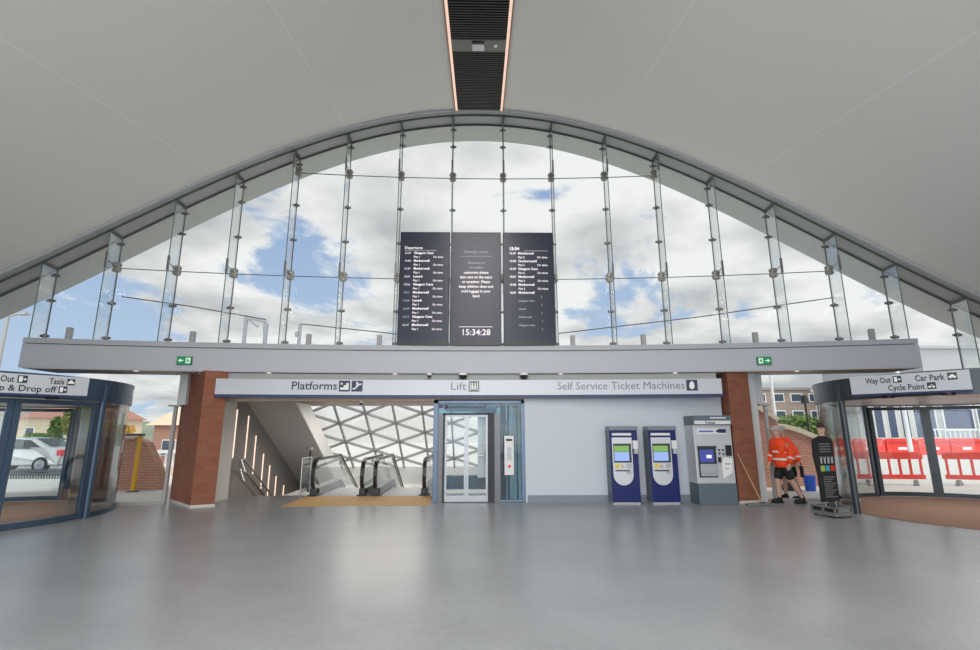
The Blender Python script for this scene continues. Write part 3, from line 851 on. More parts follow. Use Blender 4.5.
# shaft steelwork and car seen through the glass
b = MB(); b.box(.52, .66, .35, .5, -1, 2.3); b.box(.70, .75, .35, .5, -1, 2.3); b.box(.52, .75, .3, .5, 1.25, 1.6); b.cyl((.62, .3, .2), (.62, .3, 2.2), .03); b.cyl((.95, .4, 0), (.95, .4, 2.3), .02)
b.build('guide_rails', 'panel_blue', t)
b = MB(); b.box(-.92, .42, .25, 1.6, .0, .04); b.box(-.92, .42, .25, 1.6, 2.2, 2.28); b.box(-.06, .42, .9, .94, .5, 2.2); b.box(.40, .44, .25, 1.6, .5, 2.2)
car = b.build('lift_car', 'machine_silver', t)
b = MB(); b.box(-.92, .42, 1.55, 1.6, .14, .5); b.box(.38, .42, .25, 1.6, .04, .5); b.build('kick_panel', 'panel_blue', car)
b = MB(); b.tube([(.2, .86, 1.0), (.2, .86, 1.05), (-.04, .86, 1.05)], .02); b.build('grab_rail', 'steel', car)
b = MB(); b.box(-.04, .04, 1.5, 1.55, .5, 2.2); b.build('car_post', 'satin_steel', car)
b = MB(); b.box(.02, .16, .85, .9, 1.35, 1.55); b.box(.02, .16, .85, .9, 1.0, 1.15); b.build('control_box', 'panel_white', car)

# ------------------------------------------------------------------ ticket machines
def small_machine(x, y, label):
    t = thing('ticket_machine', label, 'ticket machine', (x, y, 0), 0, 'blue ticket machines')
    W = .325
    b = MB(); b.box(-W, W, .0, .40, .05, 1.70); b.build('cabinet', 'machine_blue', t, .012)
    b = MB(); b.box(-W - .012, -W, .03, .37, .06, 1.66); b.build('side_panel', 'machine_slate', t)
    b = MB(); b.box(-W + .01, W - .01, .02, .36, .0, .05); b.build('plinth', 'machine_grey', t)
    b = MB(); b.box(-W - .01, W + .01, -.03, .37, 1.66, 1.76); b.build('hood', 'machine_cap', t, .015)
    b = MB(); b.box(-W + .05, .18, -.012, 0, 1.545, 1.60); b.build('header_strip', 'panel_white', t)
    # silver fascia with a rounded foot
    pts = [(-.28, 1.48), (.17, 1.48), (.17, .62)]
    pts = [(-.285, 1.50), (-.285, .66)] + [(-.0525 + .2325 * math.cos(a), .66 + .235 * math.sin(a)) for a in [PI + PI * i / 12 for i in range(1, 12)]] + [(.18, .66), (.18, 1.50)]
    b = MB(); b.plate(pts, -.02, .0); f = b.build('fascia', 'machine_silver', t)
    b = MB(); b.plate([(-.26, .93), (.155, .93), (.155, 1.36), (-.26, 1.36)], -.028, -.02); sc = b.build('screen_surround', 'machine_dark', f)
    b = MB(); b.plate([(-.245, .97), (.10, .97), (.10, 1.17), (-.245, 1.17)], -.032, -.028); b.build('screen_lower', 'tvm_blue', sc)
    b = MB(); b.plate([(-.245, 1.18), (.10, 1.18), (.10, 1.31), (-.245, 1.31)], -.032, -.028); b.build('screen_upper', 'tvm_green', sc)
    b = MB(); b.cyl((-.19, -.035, .86), (-.19, -.02, .86), .05, n=16); b.build('coin_slot', 'yellow', f)
    b = MB(); b.box(-.10, -.05, -.035, -.02, .81, .88); b.build('label_plate', 'amber', f)
    b = MB(); b.cyl((.09, -.035, .86), (.09, -.02, .86), .06, n=16); b.cyl((.09, -.04, .86), (.09, -.035, .86), .03, n=12); b.build('reader_dial', 'machine_grey', f)
    b = MB(); b.box(-.24, .10, -.028, -.02, .735, .765); b.build('ticket_slot', 'machine_dark', f)
    b = MB(); b.box(.03, .13, -.05, -.02, .68, .73); b.build('tray_lip', 'machine_grey', f)
    b = MB(); b.box(.195, .32, -.05, .0, 1.24, 1.43); cr = b.build('card_reader', 'panel_white', t, .008)
    b = MB(); b.box(.215, .30, -.06, .0, 1.13, 1.24); b.build('keypad', 'machine_grey', cr)
small_machine(3.37, 11.97, 'slim blue ticket machine nearer the lift, touchscreen lit green and blue')
small_machine(4.28, 11.95, 'slim blue ticket machine standing next to the wide grey one')
t = thing('ticket_machine', 'wide grey ticket machine with a slate base beside the brick pillar', 'ticket machine', (5.44, 11.85, 0))
W = .445
b = MB(); b.box(-W, W, 0, .52, 0, .46); b.build('base', 'machine_slate', t, .01)
b = MB(); b.box(-W, W, .03, .52, .46, 1.80); b.build('cabinet', 'machine_silver', t, .01)
b = MB(); b.box(-W - .012, W + .012, -.03, .52, 1.78, 2.0); b.build('hood', 'machine_slate', t, .012)
b = MB(); b.box(-.05, .32, -.036, -.03, 1.93, 1.96); b.build('hood_strip', 'panel_white', t)
b = MB(); b.box(-W + .02, W - .02, -.036, -.03, 1.80, 1.88); hd = b.build('header', 'panel_white', t)
lettering('Tickets', .085, 'letter_black', hd, -.06, -.036, 1.81, align='CENTER', bold=.02)
b = MB(); b.box(-.36, .33, .02, .03, 1.57, 1.70); inf = b.build('notice_strip', 'panel_white', t)
b = MB(); b.box(-.32, .02, .016, .02, 1.62, 1.655); b.build('printed_line', 'tvm_navy', inf)
b = MB(); b.plate([(.06, 1.64), (.16, 1.60), (.32, 1.60), (.32, 1.69), (.16, 1.69)], .014, .02); b.build('printed_emblem', 'navy', inf)
b = MB(); b.box(-.385, .04, .012, .03, .60, 1.30); b.box(-.385, .04, -.03, .03, 1.26, 1.30); fr = b.build('screen_recess', 'machine_dark', t)
b = MB(); b.box(-.345, -.03, .004, .012, .94, 1.22); b.build('screen', 'tvm_navy', fr)
b = MB(); b.box(-.2, -.08, .0, .004, 1.03, 1.10); b.build('screen_button', 'text_glow', fr)
b = MB(); b.box(-.36, .02, -.02, .012, .63, .90); b.box(-.32, -.02, -.05, .0, .70, .76); b.build('tray', 'machine_grey', fr)
b = MB()
for q in ((.12, 1.21), (.21, 1.21), (.12, 1.13), (.21, 1.12)): b.cyl((q[0], .01, q[1]), (q[0], .03, q[1]), .022, n=12)
b.build('coin_buttons', 'machine_dark', t)
b = MB(); b.box(.27, .40, -.01, .03, 1.08, 1.32); b.build('card_slot', 'black', t)
b = MB(); b.box(.08, .14, .0, .03, .93, 1.05); b.build('receipt_slot', 'black', t)
b = MB(); b.plate([(.17, .58), (.38, .70), (.40, 1.02), (.22, 1.05), (.16, .9)], .014, .03); no = b.build('paper_notice', 'white', t)
b = MB(); b.box(.22, .36, .010, .014, .88, .92); b.box(.22, .30, .010, .014, .78, .81); b.build('printed_line', 'machine_grey', no)

# mop leaning on the right pillar
t = thing('floor_mop', 'wooden handled wide floor mop leaning against the brick pillar', 'mop', (6.35, 11.72, 0))
b = MB(); b.cyl((0, 0, .06), (-.33, .24, 1.12), .016, n=10); b.build('handle', 'wood', t)
b = MB(); b.box(-.36, .26, -.07, .07, .0, .045); b.build('head', 'base_grey', t, .015)
b = MB(); b.cyl((-.05, .02, .04), (.06, -.01, .05), .03, n=8); b.build('joint', 'machine_dark', t)

# ------------------------------------------------------------------ side glazing next to the pillars
def side_screen(sx, x_post, n, label):
    y = 13.1 + off(x_post) - .06
    xe = sx * 9.0
    m = MB(); ye = 13.1 + off(xe)
    m.add([(x_post, y, .06), (xe, ye, .06), (xe, ye, 3.05), (x_post, y, 3.05)], [(0, 1, 2, 3)])
    o = m.build('window_%d' % n, 'door_glass'); struct(o, label, 'window')
    f = MB(); f.bar((x_post, y, .03), (xe, ye, .03), .06, .06); f.bar((x_post, y, 0), (x_post, y, 2.28), .07, .07)
    f.box(x_post - .16, x_post + .1, y - .06, y + .06, 2.26, 2.30)
    f.build('frame', 'post_grey', o)
    f = MB(); f.box(*sorted((x_post + sx * -.22, x_post + sx * -.02)), y - .02, y + .1, 2.30, 3.05)
    f.build('upper_panel', 'casing', o)
side_screen(-1, -7.40, 30, 'clear side glazing by the brick pillar on the taxi side')
side_screen(1, 7.12, 31, 'clear side glazing by the brick pillar on the cycle side')
m = MB(); m.box(6.64, 6.84, 12.35, 12.6, 0, 3.05)
struct(m.build('trim_6', 'casing'), 'white steel casing beside the brick pillar', 'trim')

# ------------------------------------------------------------------ round entrance drums
DR = 2.65
def drum(cx, cy, sx, mt, label, closed):
    """Circular glazed lobby. Angles are given for the right-hand one; sx = -1 mirrors it."""
    t = thing('entrance_lobby', label, 'entrance', (cx, cy, 0))
    def ang(a): return a if sx > 0 else 180 - a
    def arc(mb, r0, r1, a0, a1, z0, z1): mb.arc(r0, r1, *sorted((ang(a0), ang(a1))), z0, z1)
    def pt(r, a, z=0): return (r * math.cos(R(ang(a))), r * math.sin(R(ang(a))), z)
    Z0, Z1 = 2.26, 2.66
    b = MB(); b.arc(DR - .14, DR + .02, 0, 360, Z0, Z1, 90); cn = b.build('canopy', mt, t)
    b = MB(); b.cyl((sx * .05, .05, Z1), (sx * .05, .05, Z1 + .05), DR + .04, n=72); b.build('roof_disc', mt, cn)
    b = MB(); b.cyl((0, 0, Z0 + .02), (0, 0, Z0 + .05), DR - .14, n=60); b.build('inner_ceiling', 'panel_white', cn)
    for a0, a1 in ((93, 180), (-87, 0)):
        b = MB(); arc(b, DR - .06, DR, a0, a1, 0, .09); b.build('floor_rail', mt, t)
    for a in (180, 136, 93, 0, -45, -87):
        b = MB(); p = pt(DR - .02, a)
        if a == 180: b.cyl(p, (p[0], p[1], 2.6), .062, n=14)
        else: b.cyl(p, (p[0], p[1], Z0), .035 if a in (136, -45) else .055, n=12)
        b.build('post', mt, t)
    for a0, a1 in ((95, 135), (137, 178), (-85, -46), (-44, -2)):
        b = MB(); arc(b, DR - .036, DR - .024, a0, a1, .09, Z0); b.build('curved_pane', 'door_glass', t)
    def leaf(a0, a1, r):
        b = MB()
        arc(b, r - .05, r, a0, a1, .02, .12); arc(b, r - .05, r, a0, a1, Z0 - .1, Z0 - .02)
        for a in (a0 + 1.0, a1 - 1.0):
            p = pt(r - .025, a); b.bar((p[0], p[1], .02), (p[0], p[1], Z0 - .02), .095, .06, up=(p[0], p[1], 0))
        d = b.build('sliding_door', mt, t)
        b = MB(); arc(b, r - .03, r - .02, a0 + 2, a1 - 2, .12, Z0 - .1); b.build('door_pane', 'door_glass', d)
    for a0, a1 in ((63.05, 92), (34.05, 62.95), (1, 33.95)): leaf(a0, a1, DR - .04)
    if closed:
        leaf(182, 213.9, DR - .02); leaf(214.1, 240, DR - .02); leaf(240.2, 266, DR - .02)
    p = pt(DR + .02, 152); b = MB(); b.bar((p[0], p[1], 2.46), (p[0], p[1], 2.58), .13, .012, up=(p[0], p[1], 0)); b.build('sticker', 'white', cn)
    # sensors above the opening
    for a in (203, 222, 241):
        p = pt(DR + .03, a, Z0 + .02); q = MB()
        q.cyl((p[0], p[1], p[2] - .03), (p[0], p[1], p[2] + .03), .10, n=12); q.build('sensor', 'black', t)
    return t
drum(10.28, 10.55, 1, 'drum_frame_dark', 'round glazed entrance lobby with open front and red barriers behind', False)
drum(-10.39, 10.55, -1, 'drum_frame', 'round glazed entrance lobby with closed blue framed doors and a car behind', True)
for sx, cx, lb in ((1, 10.28, 'brown round entrance mat inside the open cycle side lobby'), (-1, -10.39, 'brown round entrance mat inside the closed taxi side lobby')):
    m = MB(); m.cyl((0, 0, 0), (0, 0, .012), DR - .1, n=72)
    o = m.build('entrance_mat', 'mat_brown'); o.location = (cx, 10.55, .001); tag(o, lb, 'mat')
    
# lobby signs
def lobby_sign(p0, p1, z0, h, label, items):
    d = Vector((p1[0] - p0[0], p1[1] - p0[1])); L_ = d.length
    t = thing('entrance_sign', label, 'sign', (p0[0], p0[1], z0), math.atan2(d.y, d.x))
    b = MB(); b.box(0, L_, 0, .04, .035, h); b.build('panel', 'sign_plate', t)
    b = MB(); b.box(0, L_, -.003, .04, 0, .035); b.build('blue_stripe', 'navy', t)
    for it in items:
        if it[0] == 'p': picto(t, it[1], it[2], it[3], 'white', it[4], 'letter_black')
        else: lettering(it[1], it[4], 'letter_black', t, it[2], 0, it[3], bold=.02, width=it[5])
P0, P1 = (7.28, 9.72), (8.44, 8.445)
lobby_sign(P0, P1, 2.30, .375, 'silver sign reading Way Out, Car Park and Cycle Point over the open lobby',
    [('t', 'Way Out', .25, .225, .15, .39), ('p', .67, .215, .125, 'exit'), ('t', 'Car Park', .985, .225, .15, .41), ('p', 1.435, .215, .125, 'car'),
     ('t', 'Cycle Point', .575, .075, .15, .53), ('p', 1.14, .07, .12, 'cycle')])
Q0, Q1 = (-8.827, 7.923), (-7.343, 9.555)
lobby_sign(Q0, Q1, 2.279, .37, 'silver sign reading Way Out, Taxis and Pick up & Drop off over the closed lobby',
    [('t', 'Way Out', .77, .225, .15, .41), ('p', 1.215, .215, .13, 'exit'), ('t', 'Taxis', 1.64, .225, .145, .21), ('p', 1.885, .215, .115, 'taxi'),
     ('t', 'Pick up & Drop off', .66, .075, .15, 1.09), ('p', 1.785, .07, .12, 'exit')])

# ------------------------------------------------------------------ advertising standee
t = thing('standee', 'black lettered cutout standee of a man on a low wheeled base', 'standee', (6.96, 10.3, 0), R(14))
def ring_pts(cx, cz, rx, rz, a0, a1, n): return [(cx + rx * math.cos(R(a0 + (a1 - a0) * i / n)), cz + rz * math.sin(R(a0 + (a1 - a0) * i / n))) for i in range(n + 1)]
body = [(-.19, .27), (.20, .27), (.205, .9), (.215, 1.38)] + ring_pts(.14, 1.42, .075, .08, 0, 80, 4) + [(.06, 1.54), (-.06, 1.54)] + ring_pts(-.15, 1.42, .075, .08, 100, 180, 4) + [(-.245, 1.18), (-.215, .95), (-.195, .8)]
body = [(px * 1.12 - .01, pz) for px, pz in body]
b = MB(); b.plate(body, -.02, .02); bd = b.build('panel', 'cloth_black', t)
b = MB(); b.plate([(-.045, 1.53), (.045, 1.53), (.05, 1.57)] + ring_pts(0, 1.67, .075, .12, -40, 220, 14) + [(-.05, 1.57)], -.018, .018); hd = b.build('head', 'skin', t)
b = MB(); b.plate(ring_pts(0, 1.695, .084, .115, 5, 175, 10), -.022, .022); b.build('hair', 'hair_dark', hd)
b = MB()
for ex in (-.03, .03): b.box(ex - .013, ex + .013, -.022, -.018, 1.672, 1.685)
b.box(-.022, .022, -.022, -.018, 1.605, 1.614); b.build('face_marks', 'hair_dark', hd)
def bars(name, rows, m_):
    q = MB()
    for (x0, x1, z, h) in rows: q.box(x0, x1, -.024, -.02, z, z + h)
    q.build(name, m_, bd)
bars('slogan', [(-.13, .15, 1.37 - .05 * i, .020) for i in range(4)], 'print_grey')
bars('small_print', [(-.12, .17 - .05 * (i % 3), .73 - .042 * i, .016) for i in range(10)], 'print_grey')
for k, (x, mm) in enumerate(((-.11, 'shirt_lime'), (.01, 'shirt_teal'), (.14, 'red_deep'))):
    q = MB(); q.box(x - .05, x + .05, -.025, -.02, .85, .96); q.build('coloured_square', mm, bd)
q = MB()
for x in (-.12, -.03, .06, .15):
    q.plate([(x - .018, 1.0), (x + .018, 1.0), (x + .026, 1.14), (x, 1.10), (x - .026, 1.14)], -.025, -.02)
q.build('emblem_row', 'machine_grey', bd)
b = MB(); b.box(-.23, .23, -.27, .27, .03, .07)
for x0, x1, y0, y1 in ((-.23, .23, -.27, -.245), (-.23, .23, .245, .27), (-.23, -.205, -.27, .27), (.205, .23, -.27, .27)):
    b.box(x0, x1, y0, y1, .07, .10); b.box(x0, x1, y0, y1, .17, .20)
for x in (-.215, .215):
    for y in (-.255, 0, .255): b.box(x - .015, x + .015, y - .015, y + .015, .1, .17)
bs = b.build('base', 'base_grey', t)
b = MB(); b.box(-.20, .20, -.24, .24, .07, .165); b.build('ballast_tray', 'black', bs)
b = MB(); b.box(-.14, .14, -.276, -.24, .105, .165); b.build('base_label', 'panel_grey', bs)
for x in (-.13, .13):
    b = MB(); b.cyl((x, 0, .16), (x, 0, .28), .012, n=8); b.build('strut', 'steel', t)
for x in (-.19, .19):
    for y in (-.2, .2):
        b = MB(); b.cyl((x - .015, y, .03), (x + .015, y, .03), .03, n=12); b.build('wheel', 'tyre', bs)

# ------------------------------------------------------------------ people
def skinned(name, verts, edges, m_, parent, levels=2):
    me = bpy.data.meshes.new(name); me.from_pydata([v[0] for v in verts], edges, []); me.update()
    o = bpy.data.objects.new(name, me); COL.objects.link(o)
    if parent: o.parent = parent
    me.materials.append(M[m_])
    o.modifiers.new('skin', 'SKIN').use_smooth_shade = True
    if not me.skin_vertices: me.skin_vertices.new()
    for i, v in enumerate(verts):
        r = v[1]; me.skin_vertices[0].data[i].radius = r if isinstance(r, tuple) else (r, r)
    me.skin_vertices[0].data[0].use_root = True
    s_ = o.modifiers.new('sub', 'SUBSURF'); s_.levels = levels; s_.render_levels = levels
    return o
def person(loc, rz, label, legs, arms, hat, group):
    """Faces local +x. legs = ((knee, ankle), (knee, ankle)); arms = ((elbow, wrist), ...) for y = -, +."""
    t = thing('person', label, 'person', loc, rz)
    V = [((0, 0, .93), (.13, .15)), ((.02, 0, 1.12), (.12, .15)), ((.03, 0, 1.32), (.12, .17)), ((.04, 0, 1.43), (.08, .10)), ((.065, 0, 1.50), .055),
         ((.09, 0, 1.57), (.078, .07)), ((.10, 0, 1.64), (.095, .078)), ((.09, 0, 1.71), (.075, .065))]
    E = [(i, i + 1) for i in range(7)]
    def chain(root, pts):
        p = root
        for q in pts: V.append(q); E.append((p, len(V) - 1)); p = len(V) - 1
        return p
    for k, s_ in enumerate((-1, 1)):
        kn, an = legs[k]
        hip = (0, s_ * .10, .86)
        mid = tuple((hip[i] + kn[i]) / 2 for i in range(3))
        chain(0, [(hip, .095), (mid, .085), (kn, .058), (tuple((kn[i] * .65 + an[i] * .35) for i in range(3)), .06), (an, .038), ((an[0] + .07, an[1], an[2] - .045), .036), ((an[0] + .17, an[1], an[2] - .055), .028)])
        el, wr = arms[k]
        sh = (.03, s_ * .19, 1.41)
        d = (Vector(wr) - Vector(el)).normalized()
        hand = Vector(wr) + d * .05
        h = chain(2, [(sh, .062), (el, .045), (wr, .03), (tuple(hand), (.022, .038))])
        for j in range(4):                                        # four fingers and a thumb
            o_ = Vector(((j - 1.5) * .02, 0, 0)); L_ = (.055, .065, .062, .048)[j]
            a = hand + d * .03 + o_; c = a + d * L_ * .6; e = c + d * L_ * .4 + Vector((0, -s_ * .02, 0))
            chain(h, [(tuple(a), .010), (tuple(c), .009), (tuple(e), .008)])
        a = hand + Vector((.03, -s_ * .012, 0)); chain(h, [(tuple(a), .011), (tuple(a + d * .035 + Vector((.012, 0, 0))), .009)])
    # nose and ears
    chain(6, [((.185, 0, 1.62), .013)])
    for s_ in (-1, 1): chain(6, [((.085, s_ * .085, 1.625), (.02, .012))])
    bd = skinned('body', V, E, 'skin', t)
    f = MB()
    for s_ in (-1, 1): f.ball((.178, s_ * .032, 1.655), .011, 8, 6)
    f.build('eyes', 'white', bd)
    f = MB(); f.ball((.172, 0, 1.575), .02, 8, 6, (.5, 1.2, .35)); f.build('mouth', 'lamp_red', bd)
    # clothing: jacket, shorts, shoes
    JV = [((0, 0, .77), (.178, .205)), ((0, 0, .90), (.178, .205)), ((.02, 0, 1.10), (.168, .205)), ((.03, 0, 1.30), (.16, .215)), ((.045, 0, 1.44), (.115, .15)), ((.055, 0, 1.50), (.085, .095))]
    JE = [(0, 1), (1, 2), (2, 3), (3, 4), (4, 5)]
    for k, s_ in enumerate((-1, 1)):
        el, wr = arms[k]
        i0 = len(JV); JV += [((.03, s_ * .2, 1.40), .095), (el, .082), (tuple(Vector(el) + (Vector(wr) - Vector(el)) * .6), .074), (tuple(Vector(el) + (Vector(wr) - Vector(el)) * 1.0), .062)]
        JE += [(3, i0), (i0, i0 + 1), (i0 + 1, i0 + 2), (i0 + 2, i0 + 3)]
    jk = skinned('jacket', JV, JE, 'hivis', t)
    for z, rx, ry in ((.97, .184, .212), (1.14, .178, .212)):
        b = MB(); n = 28; v = []
        for zz in (z, z + .05):
            for i in range(n):
                a = 2 * PI * i / n; v.append((.012 + rx * math.cos(a), ry * math.sin(a), zz))
        b.add(v, [(i, (i + 1) % n, (i + 1) % n + n, i + n) for i in range(n)], True); b.build('reflective_band', 'reflective', jk)
    for k, s_ in enumerate((-1, 1)):
        el, wr = arms[k]; e_, w_ = Vector(el), Vector(wr); d = (w_ - e_)
        b = MB(); b.cyl(e_ + d * .30, e_ + d * .46, .083, .080, 16, False); b.build('sleeve_band', 'reflective', jk)
    SV = [((0, 0, .93), (.155, .17)), ((0, 0, .86), (.15, .17))]; SE = [(0, 1)]
    for k, s_ in enumerate((-1, 1)):
        kn, an = legs[k]; hip = Vector((0, s_ * .10, .82)); kv = Vector(kn)
        i0 = len(SV); SV += [(tuple(hip), .12), (tuple(hip + (kv - hip) * .95), .098)]; SE += [(1, i0), (i0, i0 + 1)]
    skinned('shorts', SV, SE, 'cloth_black', t)
    for k in range(2):
        kn, an = legs[k]
        b = MB(); b.ball((an[0] + .075, an[1], an[2] - .04), .1, 14, 8, (1.5, .55, .55)); b.ball((an[0], an[1], an[2] - .01), .06, 12, 8, (1, .85, 1.1))
        b.box(an[0] - .07, an[0] + .21, an[1] - .05, an[1] + .05, an[2] - .09, an[2] - .065); b.build('shoe', 'cloth_black', t)
    h = MB()
    if hat: h.ball((.088, 0, 1.67), .108, 16, 10, (1.02, .88, .9), half=1); h.cyl((.1, 0, 1.665), (.1, 0, 1.68), .118, n=20); h.box(.13, .26, -.07, .07, 1.662, 1.678)
    else: h.ball((.07, 0, 1.68), .105, 16, 10, (1.0, .85, .85))
    h.build('cap' if hat else 'hair', 'hair_grey', t)
    return t
person((7.12, 12.05, .0), R(188), 'worker in orange high visibility jacket and black shorts stepping past the white casing',
       (((.10, -.10, .49), (.10, -.10, .09)), ((-.10, .10, .50), (-.33, .10, .10))),
       (((.03, -.27, 1.12), (.14, -.25, .90)), ((-.05, .27, 1.12), (.02, .25, .88))), True, None)
person((7.62, 12.66, .0), R(170), 'worker in orange jacket mostly hidden behind the one in shorts',
       (((.08, -.10, .49), (.10, -.10, .09)), ((-.06, .10, .50), (-.18, .10, .09))),
       (((.05, -.26, 1.12), (.16, -.23, .92)), ((-.12, .25, 1.13), (-.12, .26, .88))), False, None)
m = MB(); m.box(-.035, .035, -.03, .03, 0, .26); m.cyl((0, 0, .26), (0, 0, .34), .012)
o = m.build('tool_case', 'cloth_black', None, .01); o.location = (7.66, 12.22, .56); tag(o, 'narrow black tool case held by the worker behind', 'tool case')

# ------------------------------------------------------------------ outside, cycle side
def barrier(x, y, rz, label, n=7, group='red plastic road barriers near the lobby', detail=True):
    t = thing('road_barrier', label, 'barrier', (x, y, -.01), rz, group)
    b = MB(); b.box(-1, 1, -.03, .03, .78, 1.0); b.build('top_board', 'red', t, .015)
    b = MB(); b.box(-1, 1, -.025, .025, .18, .32); b.build('lower_rail', 'red', t, .01)
    b = MB()
    for i in range(n):
        xx = -.92 + 1.84 * i / (n - 1); b.box(xx - .03, xx + .03, -.02, .02, .32, .78)
    b.build('uprights', 'red', t)
    if detail:
        for xx in (-.7, .7):
            b = MB(); b.plate([(-.3, 0), (.3, 0), (.06, .16), (-.06, .16)], -.05, .05, Matrix.Translation((xx, 0, 0)) @ Matrix.Rotation(R(60), 4, 'Z')); b.build('foot', 'base_grey', t)
    return t
barrier(12.75, 15.9, R(-6), 'red plastic road barrier standing alone straight behind the open lobby', 7)
barrier(15.3, 15.4, R(-24), 'red plastic road barrier at the frame edge, turned away behind the lobby', 7)
for i in range(8):
    x = 20.5 + i * 2.15; y = 35.5 - .12 * i
    t = thing('water_barrier', 'solid red barrier block in the far row across the road, %s from the hedge end' % ORD[i], 'barrier', (x, y, -.01), R(-2), 'solid red barrier blocks across the road')
    b = MB(); b.plate([(-1.05, 0), (1.05, 0), (1.05, .25), (1.03, .95), (.85, 1.1), (-.85, 1.1), (-1.03, .95), (-1.05, .25)], -.14, .14); b.build('block', 'red', t)
    b = MB(); b.box(-.95, .95, -.15, -.14, .72, .9); b.build('dark_panel', 'red_deep', t)
    b = MB(); b.box(-.3, .3, -.155, -.14, .34, .52); b.build('pale_panel', 'white', t)
def lamp_post(x, y, h, m_, label, r=.07, arm=0):
    t = thing('lamp_post', label, 'lamp post', (x, y, -.01))
    b = MB(); b.cyl((0, 0, 0), (0, 0, h), r, r * .7, n=10); b.build('pole', m_, t)
    b = MB()
    if arm: b.bar((0, 0, h), (arm, 0, h + .1), .06); b.box(*sorted((arm, arm * 1.9)), -.12, .12, h + .06, h + .16)
    else: b.cyl((0, 0, h), (0, 0, h + .3), .16, .1, n=10)
    b.build('lantern', m_, t)
lamp_post(11.75, 20, 4.6, 'lamp_white', 'white lamp post rising above the curved brick wall')
lamp_post(12.7, 19.5, 2.7, 'black', 'black lamp post behind the standee', .05)
lamp_post(27.2, 32, 6, 'lamp_white', 'white post before the tall pale windows', .14)
lamp_post(-18.25, 19.2, 6.05, 'post_grey', 'tall grey street lamp at the taxi side of the arched window', .09, .38)

def garden_wall(poly, y, label, cop):
    m = MB(); m.plate(poly, y, y + .35); o = m.build('brick_wall', 'brick_out'); tag(o, label, 'wall')
    b = MB()
    for a, c in zip(cop[:-1], cop[1:]): b.bar((a[0], y + .17, a[1]), (c[0], y + .17, c[1]), .46, .14)
    b.build('coping', 'coping', o)
garden_wall([(7.6, -.01), (9.1, -.01), (9.1, 1.9), (8.95, 2.02), (8.5, 2.28), (7.6, 2.32)], 15.4, 'taller pale brick wall with sloping cream coping behind the workers', [(8.1, 2.40), (8.5, 2.36), (8.8, 2.2), (9.1, 1.98)])
garden_wall([(9.1, -.01), (10.6, -.01), (10.6, 1.3), (10.0, 1.55), (9.6, 1.68), (9.1, 1.75)], 15.7, 'lower pale brick wall with curved cream coping behind the standee', [(9.1, 1.82), (9.6, 1.75), (10.0, 1.62), (10.6, 1.36)])

def foliage(mb, c, r, n, leaf, rnd):
    """A crown of many small leaf blades."""
    for _ in range(n):
        while True:
            p = Vector((rnd.uniform(-1, 1), rnd.uniform(-1, 1), rnd.uniform(-1, 1)))
            if .35 < p.length < 1: break
        p = Vector((c[0] + p.x * r[0], c[1] + p.y * r[1], c[2] + p.z * r[2]))
        u = Vector((rnd.uniform(-1, 1), rnd.uniform(-1, 1), rnd.uniform(-1, 1))).normalized(); w = u.orthogonal().normalized()
        mb.add([p - u * leaf, p + w * leaf * .6, p + u * leaf, p - w * leaf * .6], [(0, 1, 2, 3)])
rnd = random.Random(3)
def bush(x, y, z, r, n, leaf, mm, label, cat, trunk=0):
    t = thing('tree' if trunk else 'bush', label, cat, (x, y, -.01))
    b = MB(); foliage(b, (0, 0, z), r, n, leaf, rnd); b.build('foliage', mm, t)
    b = MB(); b.cyl((0, 0, 0), (0, 0, z), .03 + .1 * bool(trunk), n=8); b.build('stem', 'bark', t)
bush(14.2, 22.5, 1.6, (1.5, .8, .75), 1500, .13, 'leaf', 'green hedge above the lower curved brick wall', 'hedge')
bush(-29.6, 38, 2.5, (.85, .9, 1.3), 1300, .16, 'leaf_yellow', 'round yellow green tree behind the silver car', 'tree', 1)
bush(-31.9, 39, 1.5, (.4, .5, 1.4), 700, .15, 'leaf', 'narrow dark green conifer between the tan house and the round tree', 'tree', 1)
bush(-26, 30.5, 1.05, (.8, .8, .6), 500, .13, 'leaf', 'low green shrub past the rear of the car', 'bush')
bush(-14.6, 20.5, 1.75, (.9, .5, .3), 400, .09, 'flower', 'orange flowering shrub above the pale brick wall', 'bush')

def building(name, x0, x1, y, depth, h, wm, label, cat, wins, wm2='win_dark', roof=None, rh=0, rmat='roof_grey', frame='white'):
    t = thing(name, label, cat, ((x0 + x1) / 2, y, -.01))
    w = (x1 - x0) / 2
    b = MB(); b.box(-w, w, 0, depth, 0, h); b.build('walls', wm, t)
    if roof == 'flat':
        b = MB(); b.box(-w - .2, w + .2, -.2, depth + .2, h, h + rh); b.build('roof', rmat, t)
    elif roof == 'gable':
        b = MB(); b.add([(-w - .3, -.3, h), (w + .3, -.3, h), (w + .3, depth + .3, h), (-w - .3, depth + .3, h), (-w + .4, depth / 2, h + rh), (w - .4, depth / 2, h + rh)],
                        [(0, 1, 5, 4), (1, 2, 5), (2, 3, 4, 5), (3, 0, 4)]); b.build('roof', rmat, t)
    for (wx, wz, ww, wh) in wins:
        b = MB(); b.box(wx - w, wx - w + ww, -.06, .0, wz, wz + wh); f = b.build('window', frame, t)
        b = MB(); g = min(.12, ww * .08); b.box(wx - w + g, wx - w + ww - g, -.09, -.06, wz + g, wz + wh - g); b.build('pane', wm2, f)
    return t
building('apartment_block', 33, 46, 62, 10, 6.6, 'brick_apart', 'brick apartment block with two rows of windows beyond the hedge', 'building',
         [(1 + 2.3 * i, z, 1.5, 1.1) for i in range(5) for z in (3.0, 5.1)], roof='flat', rh=.3)
building('office_building', 31.6, 38.4, 42, 5, 5.2, 'build_pale', 'pale building with tall narrow windows across the road', 'building',
         [(.3 + 1.12 * i, 1.0, .74, 2.9) for i in range(6)], 'build_blue', roof='flat', rh=.3, rmat='build_pale')
